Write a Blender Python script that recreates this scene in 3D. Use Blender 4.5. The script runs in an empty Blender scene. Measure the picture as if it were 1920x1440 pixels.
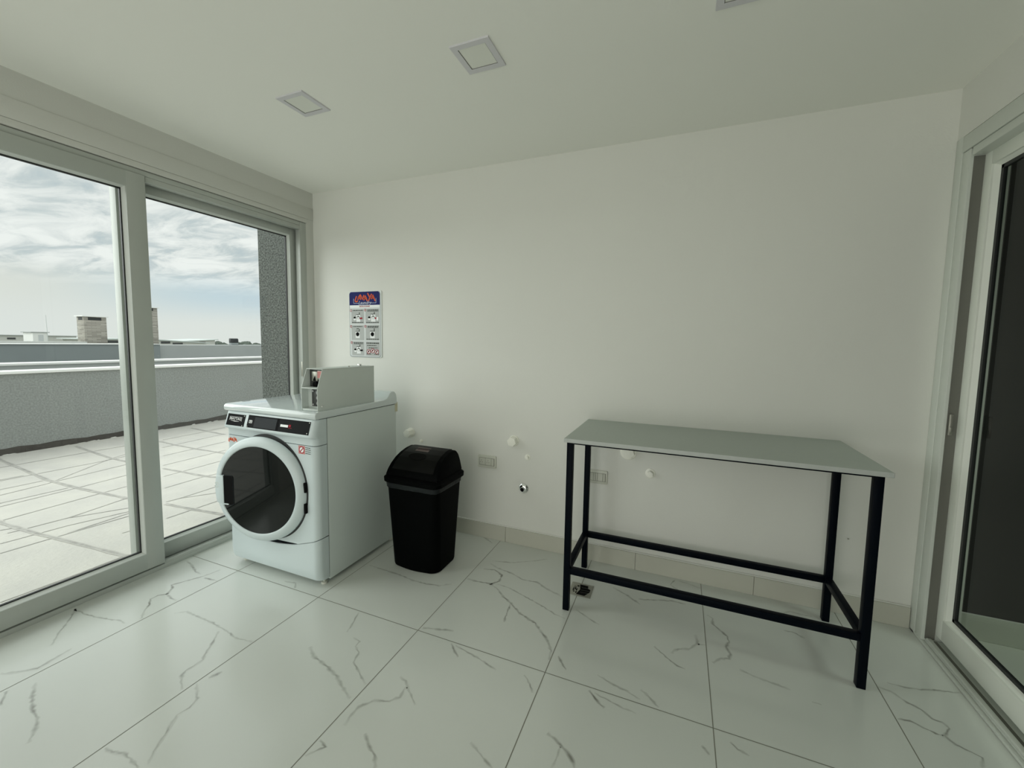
import bpy, bmesh, math, random
from mathutils import Vector, Matrix
random.seed(7)
C = bpy.context.scene.collection
R = math.radians
PI = math.pi

# ------------------------------------------------------------------ materials
MATS = {}
def node(nt, kind, **kw):
    n = nt.nodes.new(kind)
    for k, v in kw.items():
        setattr(n, k, v)
    return n

def mat(name, col, rough=0.5, metal=0.0, var=0.04, scale=6.0, bump=0.0, bscale=60.0, coat=0.0, spec=0.5, lo=0.0, hi=1.0):
    """Principled material whose colour wavers a little through a noise texture."""
    if name in MATS:
        return MATS[name]
    m = bpy.data.materials.new(name); m.use_nodes = True
    nt = m.node_tree; b = nt.nodes['Principled BSDF']
    tc = node(nt, 'ShaderNodeTexCoord')
    nz = node(nt, 'ShaderNodeTexNoise'); nz.inputs['Scale'].default_value = scale; nz.inputs['Detail'].default_value = 4
    nt.links.new(tc.outputs['Object'], nz.inputs['Vector'])
    mx = node(nt, 'ShaderNodeMix', data_type='RGBA')
    mx.inputs[6].default_value = (*[c * (1 - var) for c in col], 1)
    mx.inputs[7].default_value = (*[min(1, c * (1 + var)) for c in col], 1)
    mr = node(nt, 'ShaderNodeMapRange'); mr.inputs[1].default_value = lo; mr.inputs[2].default_value = hi
    nt.links.new(nz.outputs['Fac'], mr.inputs[0]); nt.links.new(mr.outputs[0], mx.inputs[0])
    nt.links.new(mx.outputs[2], b.inputs['Base Color'])
    b.inputs['Roughness'].default_value = rough
    b.inputs['Metallic'].default_value = metal
    b.inputs['Coat Weight'].default_value = coat
    b.inputs['Specular IOR Level'].default_value = spec
    if bump:
        n2 = node(nt, 'ShaderNodeTexNoise'); n2.inputs['Scale'].default_value = bscale; n2.inputs['Detail'].default_value = 5
        nt.links.new(tc.outputs['Object'], n2.inputs['Vector'])
        bp = node(nt, 'ShaderNodeBump'); bp.inputs['Strength'].default_value = bump; bp.inputs['Distance'].default_value = 0.01
        nt.links.new(n2.outputs['Fac'], bp.inputs['Height']); nt.links.new(bp.outputs['Normal'], b.inputs['Normal'])
    MATS[name] = m
    return m

def glass_mat(name, tint=(1, 1, 1), refl=1.0):
    m = bpy.data.materials.new(name); m.use_nodes = True
    nt = m.node_tree; nt.nodes.remove(nt.nodes['Principled BSDF'])
    out = nt.nodes['Material Output']
    tr = node(nt, 'ShaderNodeBsdfTransparent'); tr.inputs[0].default_value = (*tint, 1)
    gl = node(nt, 'ShaderNodeBsdfGlossy'); gl.inputs['Roughness'].default_value = 0.0
    fr = node(nt, 'ShaderNodeFresnel'); fr.inputs[0].default_value = 1.45
    nz = node(nt, 'ShaderNodeTexNoise'); nz.inputs['Scale'].default_value = 1.5
    mr = node(nt, 'ShaderNodeMapRange'); mr.inputs[3].default_value = 0.9 * refl; mr.inputs[4].default_value = 1.0 * refl
    ge = node(nt, 'ShaderNodeNewGeometry'); io = node(nt, 'ShaderNodeMapRange'); io.inputs[3].default_value = 1.45; io.inputs[4].default_value = 1 / 1.45
    nt.links.new(ge.outputs['Backfacing'], io.inputs[0]); nt.links.new(io.outputs[0], fr.inputs[0])   # same reflectance from both faces of a thin pane
    mu = node(nt, 'ShaderNodeMath', operation='MULTIPLY')
    nt.links.new(nz.outputs['Fac'], mr.inputs[0]); nt.links.new(fr.outputs[0], mu.inputs[0]); nt.links.new(mr.outputs[0], mu.inputs[1])
    mx = node(nt, 'ShaderNodeMixShader')
    nt.links.new(mu.outputs[0], mx.inputs[0]); nt.links.new(tr.outputs[0], mx.inputs[1]); nt.links.new(gl.outputs[0], mx.inputs[2])
    nt.links.new(mx.outputs[0], out.inputs[0])
    MATS[name] = m
    return m

def stone_mat(name, base, vein, rough, bump=0.0, cloud=0.05, attr='vein', cscale=1.3, stain=None, spec=0.5):
    """Stone: clouded base, darkened where the mesh's own vertex attribute says so."""
    m = bpy.data.materials.new(name); m.use_nodes = True
    nt = m.node_tree; b = nt.nodes['Principled BSDF']
    tc = node(nt, 'ShaderNodeTexCoord')
    n1 = node(nt, 'ShaderNodeTexNoise'); n1.inputs['Scale'].default_value = cscale; n1.inputs['Detail'].default_value = 6
    nt.links.new(tc.outputs['Object'], n1.inputs['Vector'])
    mx = node(nt, 'ShaderNodeMix', data_type='RGBA')
    mx.inputs[6].default_value = (*[c * (1 - cloud) for c in base], 1)
    mx.inputs[7].default_value = (*[min(1, c * (1 + cloud)) for c in (stain or base)], 1)
    nt.links.new(n1.outputs['Fac'], mx.inputs[0])
    at = node(nt, 'ShaderNodeAttribute', attribute_name=attr)
    n2 = node(nt, 'ShaderNodeTexNoise'); n2.inputs['Scale'].default_value = 22; n2.inputs['Detail'].default_value = 5
    nt.links.new(tc.outputs['Object'], n2.inputs['Vector'])
    mr = node(nt, 'ShaderNodeMapRange'); mr.inputs[1].default_value = 0.32; mr.inputs[2].default_value = 0.62
    mr.inputs[3].default_value = 0.45; mr.inputs[4].default_value = 1.0
    nt.links.new(n2.outputs['Fac'], mr.inputs[0])
    mu = node(nt, 'ShaderNodeMath', operation='MULTIPLY')
    nt.links.new(at.outputs['Fac'], mu.inputs[0]); nt.links.new(mr.outputs[0], mu.inputs[1])
    m2 = node(nt, 'ShaderNodeMix', data_type='RGBA'); m2.inputs[7].default_value = (*vein, 1)
    nt.links.new(mu.outputs[0], m2.inputs[0]); nt.links.new(mx.outputs[2], m2.inputs[6])
    nt.links.new(m2.outputs[2], b.inputs['Base Color'])
    b.inputs['Roughness'].default_value = rough
    b.inputs['Specular IOR Level'].default_value = spec
    if bump:
        n3 = node(nt, 'ShaderNodeTexNoise'); n3.inputs['Scale'].default_value = 40
        nt.links.new(tc.outputs['Object'], n3.inputs['Vector'])
        bp = node(nt, 'ShaderNodeBump'); bp.inputs['Strength'].default_value = bump; bp.inputs['Distance'].default_value = 0.01
        nt.links.new(n3.outputs['Fac'], bp.inputs['Height']); nt.links.new(bp.outputs['Normal'], b.inputs['Normal'])
    MATS[name] = m
    return m

# ------------------------------------------------------------------ mesh helpers
class MB:
    """Collects shapes (in world coordinates) that become ONE mesh object."""
    def __init__(self):
        self.bm = bmesh.new()
    def _merge(self, other, M=None):
        me = bpy.data.meshes.new('t'); 
        if M is not None: bmesh.ops.transform(other, matrix=M, verts=other.verts)
        other.to_mesh(me); other.free(); self.bm.from_mesh(me); bpy.data.meshes.remove(me)
    def box(self, x0, x1, y0, y1, z0, z1, bev=0.0, seg=2, M=None, mi=0):
        b = bmesh.new()
        bmesh.ops.create_cube(b, size=1.0)
        for v in b.verts:
            v.co = Vector(((x0 + x1) / 2 + v.co.x * (x1 - x0), (y0 + y1) / 2 + v.co.y * (y1 - y0), (z0 + z1) / 2 + v.co.z * (z1 - z0)))
        if bev:
            bmesh.ops.bevel(b, geom=b.edges[:], offset=bev, segments=seg, affect='EDGES', profile=0.5)
        for f in b.faces: f.material_index = mi
        self._merge(b, M); return self
    def cyl(self, p0, p1, r0, r1=None, n=24, bev=0.0, mi=0, rot=0.0):
        p0 = Vector(p0); p1 = Vector(p1); r1 = r0 if r1 is None else r1
        b = bmesh.new()
        bmesh.ops.create_cone(b, cap_ends=True, cap_tris=False, segments=n, radius1=r0, radius2=r1, depth=(p1 - p0).length)
        if rot: bmesh.ops.rotate(b, cent=(0,0,0), matrix=Matrix.Rotation(rot, 3, 'Z'), verts=b.verts)
        if bev:
            es = [e for e in b.edges if any(len(f.verts) > 4 or n == 4 for f in e.link_faces)]
            bmesh.ops.bevel(b, geom=es, offset=bev, segments=2, affect='EDGES', profile=0.5)
        for f in b.faces: f.material_index = mi
        q = (p1 - p0).to_track_quat('Z', 'Y').to_matrix().to_4x4(); q.translation = (p0 + p1) / 2
        self._merge(b, q); return self
    def poly(self, pts, mi=0):
        vs = [self.bm.verts.new(p) for p in pts]
        f = self.bm.faces.new(vs); f.material_index = mi; return self
    def prism(self, pts, d, bev=0.0):
        """closed polygon pts (3-D, planar) extruded by vector d"""
        b = bmesh.new(); d = Vector(d)
        a = [b.verts.new(p) for p in pts]; e = [b.verts.new(Vector(p) + d) for p in pts]
        b.faces.new(a); b.faces.new(list(reversed(e)))
        n = len(a)
        for i in range(n):
            b.faces.new((a[i], e[i], e[(i + 1) % n], a[(i + 1) % n]))
        bmesh.ops.recalc_face_normals(b, faces=b.faces)
        if bev: bmesh.ops.bevel(b, geom=b.edges[:], offset=bev, segments=2, affect='EDGES', profile=0.5)
        self._merge(b); return self
    def loft(self, rings, closed=True, caps=True):
        """rings: lists of points of equal length"""
        b = bmesh.new()
        vv = [[b.verts.new(p) for p in r] for r in rings]
        n = len(vv[0])
        for i in range(len(vv) - 1):
            for j in range(n if closed else n - 1):
                k = (j + 1) % n
                b.faces.new((vv[i][j], vv[i][k], vv[i + 1][k], vv[i + 1][j]))
        if caps and closed:
            b.faces.new(list(reversed(vv[0]))); b.faces.new(vv[-1])
        bmesh.ops.recalc_face_normals(b, faces=b.faces)
        self._merge(b); return self
    def lathe(self, prof, M, n=64, close=False):
        """profile [(r, w)] turned about the local Z axis of M"""
        b = bmesh.new(); rings = []
        for r, w in prof:
            if r < 1e-6: rings.append([b.verts.new((0, 0, w))])
            else: rings.append([b.verts.new((r * math.cos(2 * PI * k / n), r * math.sin(2 * PI * k / n), w)) for k in range(n)])
        pairs = list(zip(rings, rings[1:]))
        if close: pairs.append((rings[-1], rings[0]))
        for a, c in pairs:
            for k in range(n):
                j = (k + 1) % n
                if len(a) == 1 and len(c) == 1: continue
                if len(a) == 1: b.faces.new((a[0], c[k], c[j]))
                elif len(c) == 1: b.faces.new((a[k], a[j], c[0]))
                else: b.faces.new((a[k], a[j], c[j], c[k]))
        bmesh.ops.recalc_face_normals(b, faces=b.faces)
        self._merge(b, M); return self
    def ribbon(self, pts, w, up=(0, 0, 1), mi=0):
        """flat ribbon of width w through 3-D pts lying in the plane with normal up"""
        up = Vector(up); P = [Vector(p) for p in pts]; L = []; Rr = []
        for i, p in enumerate(P):
            t = (P[min(i + 1, len(P) - 1)] - P[max(i - 1, 0)]).normalized(); s = up.cross(t).normalized() * w / 2
            L.append(self.bm.verts.new(p + s)); Rr.append(self.bm.verts.new(p - s))
        for i in range(len(P) - 1):
            f = self.bm.faces.new((Rr[i], Rr[i + 1], L[i + 1], L[i])); f.material_index = mi
        return self
    def build(self, name, material, parent=None, loc=(0, 0, 0), smooth=35):
        me = bpy.data.meshes.new(name)
        origin = Vector(loc)
        if parent is not None:
            origin = world_of(parent)
        bmesh.ops.translate(self.bm, vec=-origin, verts=self.bm.verts)
        self.bm.normal_update(); self.bm.to_mesh(me); self.bm.free()
        for m in (material if isinstance(material, (list, tuple)) else [material]):
            me.materials.append(m)
        if smooth:
            me.polygons.foreach_set('use_smooth', [True] * len(me.polygons))
            me.set_sharp_from_angle(angle=R(smooth))
        o = bpy.data.objects.new(name, me); C.objects.link(o)
        if parent is not None: o.parent = parent
        else: o.location = origin
        return o

def world_of(o):
    v = Vector((0, 0, 0))
    while o is not None:
        v += Vector(o.location); o = o.parent
    return v

def tag(o, label=None, cat=None, group=None, kind=None):
    if label: o['label'] = label
    if cat: o['category'] = cat
    if group: o['group'] = group
    if kind: o['kind'] = kind
    return o
def thing(name, loc, label, cat, group=None, kind=None):
    o = bpy.data.objects.new(name, None); C.objects.link(o); o.location = loc; o.empty_display_size = 0.1
    return tag(o, label, cat, group, kind)
def struct(o, label, cat):
    return tag(o, label, cat, None, 'structure')
def dup(root, loc, label=None, group=None):
    r = root.copy(); C.objects.link(r); r.location = loc
    if label: r['label'] = label
    if group: r['group'] = group
    for ch in list(root.children):
        c = ch.copy(); C.objects.link(c); c.parent = r
        for g in list(ch.children):
            d = g.copy(); C.objects.link(d); d.parent = c
    return r

def text_mesh(s, size, M, extr=0.0004, align='CENTER', shear=0.0, spacing=1.0, sx=1.0, bold=0.0):
    """a word as a bmesh, its local XY plane carried to M"""
    cu = bpy.data.curves.new('t', 'FONT'); cu.body = s; cu.size = size; cu.extrude = extr; cu.align_x = align; cu.align_y = 'CENTER'
    cu.shear = shear; cu.space_character = spacing; cu.offset = bold; cu.resolution_u = 3
    o = bpy.data.objects.new('t', cu); C.objects.link(o)
    dg = bpy.context.evaluated_depsgraph_get(); me = bpy.data.meshes.new_from_object(o.evaluated_get(dg))
    bpy.data.objects.remove(o); bpy.data.curves.remove(cu)
    b = bmesh.new(); b.from_mesh(me); bpy.data.meshes.remove(me)
    bmesh.ops.transform(b, matrix=M @ Matrix.Diagonal((sx, 1, 1, 1)), verts=b.verts)
    return b
def basis(origin, ex, ey, ez):
    M = Matrix((Vector(ex).normalized(), Vector(ey).normalized(), Vector(ez).normalized())).transposed().to_4x4()
    M.translation = Vector(origin); return M

# ------------------------------------------------------------------ palette
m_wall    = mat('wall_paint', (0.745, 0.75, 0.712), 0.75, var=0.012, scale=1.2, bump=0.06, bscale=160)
m_wall_l  = mat('wall_paint_left_shaded', (0.58, 0.585, 0.55), 0.75, var=0.012, scale=1.2, bump=0.06, bscale=160)  # same white paint, darkened to put the left wall's shade into its colour
m_ceil    = mat('ceiling_paint', (0.84, 0.845, 0.80), 0.85, var=0.01, scale=1.0, bump=0.03, bscale=160)
m_base    = mat('skirting_tile', (0.54, 0.54, 0.475), 0.4, var=0.06, scale=5)
m_pvc     = mat('white_pvc_shaded', (0.41, 0.435, 0.405), 0.35, var=0.015, scale=3)  # window PVC darkened, shade of the window wall put into its colour
m_pvc_d   = mat('white_pvc_door_lit', (0.64, 0.675, 0.63), 0.4, var=0.015, scale=3)  # same PVC lighter, window light on the door put into its colour
m_pvc_s   = mat('white_pvc_sash_lit', (0.80, 0.83, 0.77), 0.4, var=0.015, scale=3)  # lightest copy, colour makes up the light on the recessed sash
m_bead    = mat('white_pvc_bead', (0.60, 0.63, 0.60), 0.3, var=0.015, scale=3)
m_gasket  = mat('black_rubber_gasket', (0.012, 0.014, 0.014), 0.5)
m_track_shade   = mat('dark_track_and_shade', (0.16, 0.16, 0.14), 0.5)
m_glass   = glass_mat('clear_window_glass', (0.955, 0.99, 0.972), 0.9)
m_glass_d = glass_mat('tinted_door_glass', (0.60, 0.66, 0.61), 0.9)
m_enamel  = mat('white_enamel', (0.62, 0.685, 0.69), 0.10, var=0.012, scale=2, coat=0.6)
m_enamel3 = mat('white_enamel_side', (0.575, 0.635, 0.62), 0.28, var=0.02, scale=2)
m_enamel2 = mat('white_moulded_plastic', (0.57, 0.645, 0.66), 0.3, var=0.012, scale=2)
m_seam    = mat('dark_gap', (0.03, 0.033, 0.033), 0.7)
m_black   = mat('black_plastic', (0.0012, 0.0016, 0.0016), 0.55, var=0.2, scale=30, spec=0.035)
m_blackm  = mat('matt_black', (0.003, 0.003, 0.003), 0.8, spec=0.1)
m_panel   = mat('black_gloss_panel', (0.003, 0.0035, 0.004), 0.35, var=0.1, spec=0.05)
m_lcd     = mat('grey_display', (0.020, 0.024, 0.027), 0.35, var=0.08, scale=20, spec=0.08)
m_chrome  = mat('chrome', (0.82, 0.83, 0.83), 0.08, metal=1.0, var=0.03)
m_steel   = mat('brushed_steel', (0.42, 0.42, 0.37), 0.38, metal=0.85, var=0.12, scale=40)
m_silver  = mat('silver_print', (0.62, 0.63, 0.62), 0.35, metal=0.2, var=0.06)
m_coin    = mat('grey_powder_coat', (0.575, 0.625, 0.60), 0.45, var=0.02, scale=20)
m_coind   = mat('dark_coin_slide', (0.055, 0.058, 0.055), 0.4, metal=0.4, var=0.15, scale=40)
m_doorgl  = mat('smoked_door_glass', (0.008, 0.0095, 0.009), 0.03, var=0.1, spec=0.30)
m_table   = mat('grey_laminate', (0.375, 0.42, 0.385), 0.42, var=0.03, scale=60)
m_edge    = mat('laminate_edge', (0.44, 0.465, 0.45), 0.5, var=0.05, scale=60)
m_leg     = mat('navy_black_paint', (0.0016, 0.0032, 0.0062), 0.42, var=0.15, scale=30, spec=0.05)
m_bag     = mat('grey_plastic_film', (0.013, 0.016, 0.017), 0.4, var=0.4, scale=25, bump=0.4, bscale=25, spec=0.15)
m_orange  = mat('orange_red_print', (0.72, 0.13, 0.05), 0.7, var=0.1, spec=0.1)
m_red     = mat('red_print', (0.36, 0.03, 0.045), 0.7, var=0.1, spec=0.1)
m_pink    = mat('pink_print', (0.55, 0.24, 0.23), 0.6, var=0.1, spec=0.2)
m_blue    = mat('navy_blue_print', (0.017, 0.022, 0.125), 0.6, var=0.08, spec=0.12)
m_white   = mat('white_print', (0.82, 0.84, 0.84), 0.45, var=0.02)
m_grey    = mat('grey_print', (0.42, 0.44, 0.43), 0.5, var=0.03)
m_ink     = mat('dark_ink', (0.085, 0.095, 0.085), 0.7, var=0.1, spec=0.1)
m_acryl   = mat('sign_acrylic', (0.66, 0.70, 0.68), 0.25, var=0.02)
m_outlet  = mat('ivory_plastic', (0.60, 0.61, 0.54), 0.35, var=0.02)
m_cap     = mat('white_plug_plastic', (0.90, 0.90, 0.83), 0.5, var=0.03)
m_lframe  = mat('light_frame_grey', (0.62, 0.615, 0.645), 0.45, var=0.02)
m_diff    = mat('opal_diffuser', (0.74, 0.755, 0.70), 0.4, var=0.01)
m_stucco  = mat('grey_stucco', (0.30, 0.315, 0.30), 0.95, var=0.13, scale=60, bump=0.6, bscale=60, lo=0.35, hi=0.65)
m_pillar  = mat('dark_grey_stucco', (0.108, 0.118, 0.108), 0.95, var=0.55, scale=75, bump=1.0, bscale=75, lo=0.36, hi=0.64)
m_farwall = mat('blue_grey_render', (0.27, 0.30, 0.30), 0.95, var=0.08, scale=4)
m_farwall2= mat('light_grey_render', (0.43, 0.45, 0.44), 0.95, var=0.06, scale=3)
m_cap_st  = mat('white_coping', (0.86, 0.86, 0.83), 0.7, var=0.02)
m_strip   = mat('dark_membrane', (0.075, 0.068, 0.06), 0.9, var=0.3, scale=12)
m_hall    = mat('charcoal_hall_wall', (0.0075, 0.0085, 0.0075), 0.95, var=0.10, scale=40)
m_hallfl  = mat('hall_tile', (0.66, 0.685, 0.61), 0.5, var=0.03)
m_floor   = stone_mat('veined_marble_tile', (0.60, 0.627, 0.59), (0.16, 0.16, 0.135), 0.20, cloud=0.05, cscale=1.6, spec=0.65)
m_grout   = mat('floor_grout', (0.20, 0.20, 0.165), 0.8, var=0.15, scale=30)
m_slab    = stone_mat('terrace_slab', (0.505, 0.49, 0.465), (0.27, 0.26, 0.24), 0.85, bump=0.3, cloud=0.10, cscale=3.2, stain=(0.57, 0.55, 0.49))
VEINS=[[(-0.124,-1.767),(-0.093,-1.749),(-0.032,-1.699),(-0.045,-1.635),(-0.051,-1.595)],[(-0.379,-1.457),(-0.299,-1.458),(-0.222,-1.451),(-0.133,-1.432),(-0.082,-1.417),(-0.041,-1.422)],[(-0.376,-1.456),(-0.293,-1.509),(-0.246,-1.552),(-0.199,-1.586),(-0.152,-1.617)],[(-0.012,-1.373),(-0.06,-1.339),(-0.1,-1.298),(-0.144,-1.272),(-0.142,-1.24),(-0.118,-1.213),(-0.145,-1.175),(-0.184,-1.158),(-0.148,-1.098),(-0.116,-1.037),(-0.1,-0.963)],[(-0.118,-1.213),(-0.061,-1.228),(-0.014,-1.23)],[(-0.371,-0.98),(-0.292,-0.997),(-0.206,-1.029),(-0.151,-1.034)],[(-0.098,-1.048),(-0.006,-1.041)],[(0.083,-1.291),(0.122,-1.26),(0.215,-1.26),(0.319,-1.262),(0.417,-1.27),(0.509,-1.284),(0.592,-1.272)],[(0.394,-1.286),(0.44,-1.337),(0.477,-1.388),(0.504,-1.418),(0.506,-1.452),(0.503,-1.482),(0.514,-1.501),(0.589,-1.54)],[(0.607,-1.502),(0.681,-1.542),(0.694,-1.576),(0.688,-1.609),(0.701,-1.632),(0.73,-1.668),(0.752,-1.704),(0.792,-1.747)],[(0.611,-1.77),(0.659,-1.765),(0.684,-1.755),(0.735,-1.76),(0.78,-1.764)],[(0.014,-1.791),(0.053,-1.812),(0.085,-1.83)],[(0.057,-1.734),(0.134,-1.769),(0.208,-1.792),(0.261,-1.799),(0.32,-1.823),(0.368,-1.855)],[(0.621,-1.469),(0.64,-1.428)],[(0.323,-0.899),(0.393,-0.886),(0.429,-0.923)],[(1.208,-1.484),(1.243,-1.495),(1.209,-1.54)],[(0.628,-0.589),(0.734,-0.594),(0.836,-0.598),(0.944,-0.616),(1.033,-0.613),(1.103,-0.6),(1.155,-0.56)],[(0.871,-0.939),(0.887,-0.981),(0.909,-1.037),(0.916,-1.065)],[(0.969,-1.079),(1.013,-1.089),(1.014,-1.117),(1.053,-1.138),(1.071,-1.188),(1.13,-1.222),(1.19,-1.255)],[(0.843,-1.197),(0.897,-1.227),(0.978,-1.244),(1.07,-1.271),(1.12,-1.299),(1.184,-1.326)],[(1.287,-1.173),(1.319,-1.182),(1.356,-1.21),(1.391,-1.237),(1.415,-1.255)],[(1.339,-1.204),(1.345,-1.249),(1.321,-1.279),(1.272,-1.296),(1.237,-1.339),(1.235,-1.371),(1.243,-1.414)],[(1.38,-0.941),(1.406,-0.969),(1.443,-0.997)],[(1.4,-0.944),(1.477,-0.96),(1.542,-0.974),(1.617,-0.997)],[(1.21,-0.481),(1.276,-0.483),(1.346,-0.472),(1.381,-0.433),(1.37,-0.371),(1.307,-0.34),(1.247,-0.357)],[(1.347,-0.475),(1.402,-0.503),(1.452,-0.548),(1.512,-0.585),(1.58,-0.637),(1.669,-0.673),(1.702,-0.705),(1.757,-0.76),(1.788,-0.809),(1.795,-0.86)],[(1.26,-0.288),(1.318,-0.315),(1.414,-0.333),(1.491,-0.366),(1.571,-0.358),(1.644,-0.397),(1.74,-0.43)],[(1.362,-0.46),(1.448,-0.466),(1.564,-0.507),(1.672,-0.545),(1.735,-0.576),(1.787,-0.588)],[(1.257,-0.257),(1.371,-0.228),(1.49,-0.153),(1.552,-0.103)],[(1.511,-0.593),(1.528,-0.701),(1.534,-0.726)],[(1.728,-0.973),(1.763,-1.008),(1.785,-1.039)],[(1.824,-0.826),(1.848,-0.858),(1.874,-0.886)],[(1.664,-1.299),(1.7,-1.318),(1.733,-1.334),(1.763,-1.345)],[(1.328,-1.409),(1.366,-1.436),(1.405,-1.456),(1.434,-1.485)],[(1.885,-1.171),(1.912,-1.18),(1.934,-1.193),(1.961,-1.207),(1.986,-1.227),(1.994,-1.247)],[(1.935,-1.199),(1.936,-1.242),(1.928,-1.275)],[(1.978,-0.942),(2.007,-0.972),(2.044,-1.001)],[(1.996,-0.948),(2.051,-0.962),(2.109,-0.973),(2.152,-0.977)],[(1.993,-0.859),(2.058,-0.882),(2.112,-0.893),(2.159,-0.911)],[(1.822,-0.502),(1.881,-0.533),(1.946,-0.566)],[(1.963,-0.239),(2.042,-0.281),(2.108,-0.332)],[(1.211,-0.906),(1.283,-0.887),(1.348,-0.871)],[(1.074,-0.005),(1.165,-0.059)],[(2.418,-0.285),(2.44,-0.303),(2.437,-0.345),(2.465,-0.379),(2.491,-0.412),(2.495,-0.446),(2.48,-0.487),(2.493,-0.526),(2.484,-0.557),(2.449,-0.572),(2.42,-0.61)],[(2.361,-0.456),(2.367,-0.513),(2.334,-0.56),(2.277,-0.592),(2.26,-0.622)],[(2.367,-0.519),(2.399,-0.509)],[(2.191,-0.607),(2.229,-0.64),(2.261,-0.669),(2.285,-0.684),(2.315,-0.691)],[(2.518,-0.604),(2.565,-0.622),(2.624,-0.629),(2.684,-0.639)],[(2.271,-0.022),(2.245,-0.088),(2.281,-0.117),(2.299,-0.135)],[(2.276,-0.029),(2.326,-0.035),(2.396,-0.057)],[(2.096,-0.29),(2.155,-0.272),(2.256,-0.235),(2.323,-0.237)],[(2.735,-0.262),(2.774,-0.258),(2.815,-0.285)],[(2.759,-0.122),(2.794,-0.092),(2.838,-0.094),(2.889,-0.094)],[(3.003,-0.488),(3.038,-0.495),(3.071,-0.532),(3.104,-0.55),(3.12,-0.582),(3.145,-0.59),(3.156,-0.607),(3.124,-0.652),(3.138,-0.676),(3.159,-0.687),(3.194,-0.703),(3.169,-0.747)],[(3.006,-0.634),(3.044,-0.626),(3.072,-0.639),(3.099,-0.652),(3.119,-0.657)],[(3.045,-0.448),(3.093,-0.45),(3.15,-0.438),(3.212,-0.416),(3.287,-0.397)],[(2.158,-0.865),(2.188,-0.886),(2.224,-0.92)],[(2.45,-0.963),(2.468,-0.981),(2.502,-0.992)],[(2.36,-1.012),(2.372,-1.025),(2.382,-1.04)],[(2.746,-0.671),(2.776,-0.671)]]
TK=[[(-4.404,-0.482),(-3.072,-0.591),(-2.605,-0.585),(-2.26,-0.566),(-1.928,-0.541),(-1.866,-0.516)],[(-4.454,0.128),(-3.45,0.026),(-3.063,0.025)],[(-2.164,-1.157),(-1.715,-1.134),(-1.529,-1.117),(-1.205,-1.09),(-0.836,-1.06),(-0.785,-1.039)],[(-3.8,0.684),(-3.505,0.663),(-3.097,0.655),(-2.594,0.668)],[(-2.564,0.048),(-2.285,0.058),(-1.948,0.069),(-1.806,0.095)],[(-1.507,-0.485),(-1.206,-0.463),(-0.868,-0.427)],[(-4.379,1.352),(-4.041,1.32),(-3.534,1.289)]]
TN=[[(-3.999,-0.606),(-3.997,-0.514),(-3.98,0.068),(-3.956,0.428)],[(-3.423,-0.779),(-3.421,-0.587),(-3.393,-0.067),(-3.42,0.185)],[(-2.917,-0.931),(-2.96,-0.635),(-3.438,0.014),(-3.54,0.242)],[(-2.972,-0.605),(-3.049,0.015)],[(-2.572,-1.034),(-2.591,-0.59),(-2.635,-0.164)],[(-2.201,-1.145),(-2.248,-0.592),(-2.262,-0.346)],[(-1.986,-1.21),(-1.963,-1.166)],[(-1.882,-1.209),(-1.869,-1.15),(-1.845,-0.916),(-1.925,-0.553)],[(-1.836,-0.92),(-1.656,-0.616)],[(-1.527,-1.049),(-1.559,-0.657)],[(-1.203,-0.904),(-1.194,-0.826)],[(-3.482,0.518),(-3.574,1.289)],[(-3.909,0.746),(-3.958,1.564)],[(-3.071,0.309),(-3.123,1.028)],[(-2.673,0.105),(-2.713,0.767)],[(-2.275,-0.099),(-2.315,0.457)],[(-1.918,-0.279),(-1.939,0.064),(-1.912,0.167)],[(-1.556,-0.459),(-1.538,-0.365),(-1.556,-0.063)],[(-1.538,-0.365),(-1.4,-0.169)],[(-1.201,-0.644),(-1.203,-0.472),(-1.208,-0.259)],[(-1.71,-1.293),(-1.679,-0.994),(-1.576,-0.632)],[(-1.535,-1.345),(-1.516,-1.019),(-1.487,-0.668)],[(-0.834,-1.556),(-0.823,-1.265),(-0.829,-1.045)]]
SKY, ZEN, SUN, SAZ, SEL, FILL, UPL, HALL, EXPO = 0.95, 2.0, 3.15, 30, 24, 24.0, 10.5, 8.0, 0.0

# ================================================================== THE ROOM
XL, XR, YB, YF, H = -0.40, 3.29, 0.0, -4.6, 2.40
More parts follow.
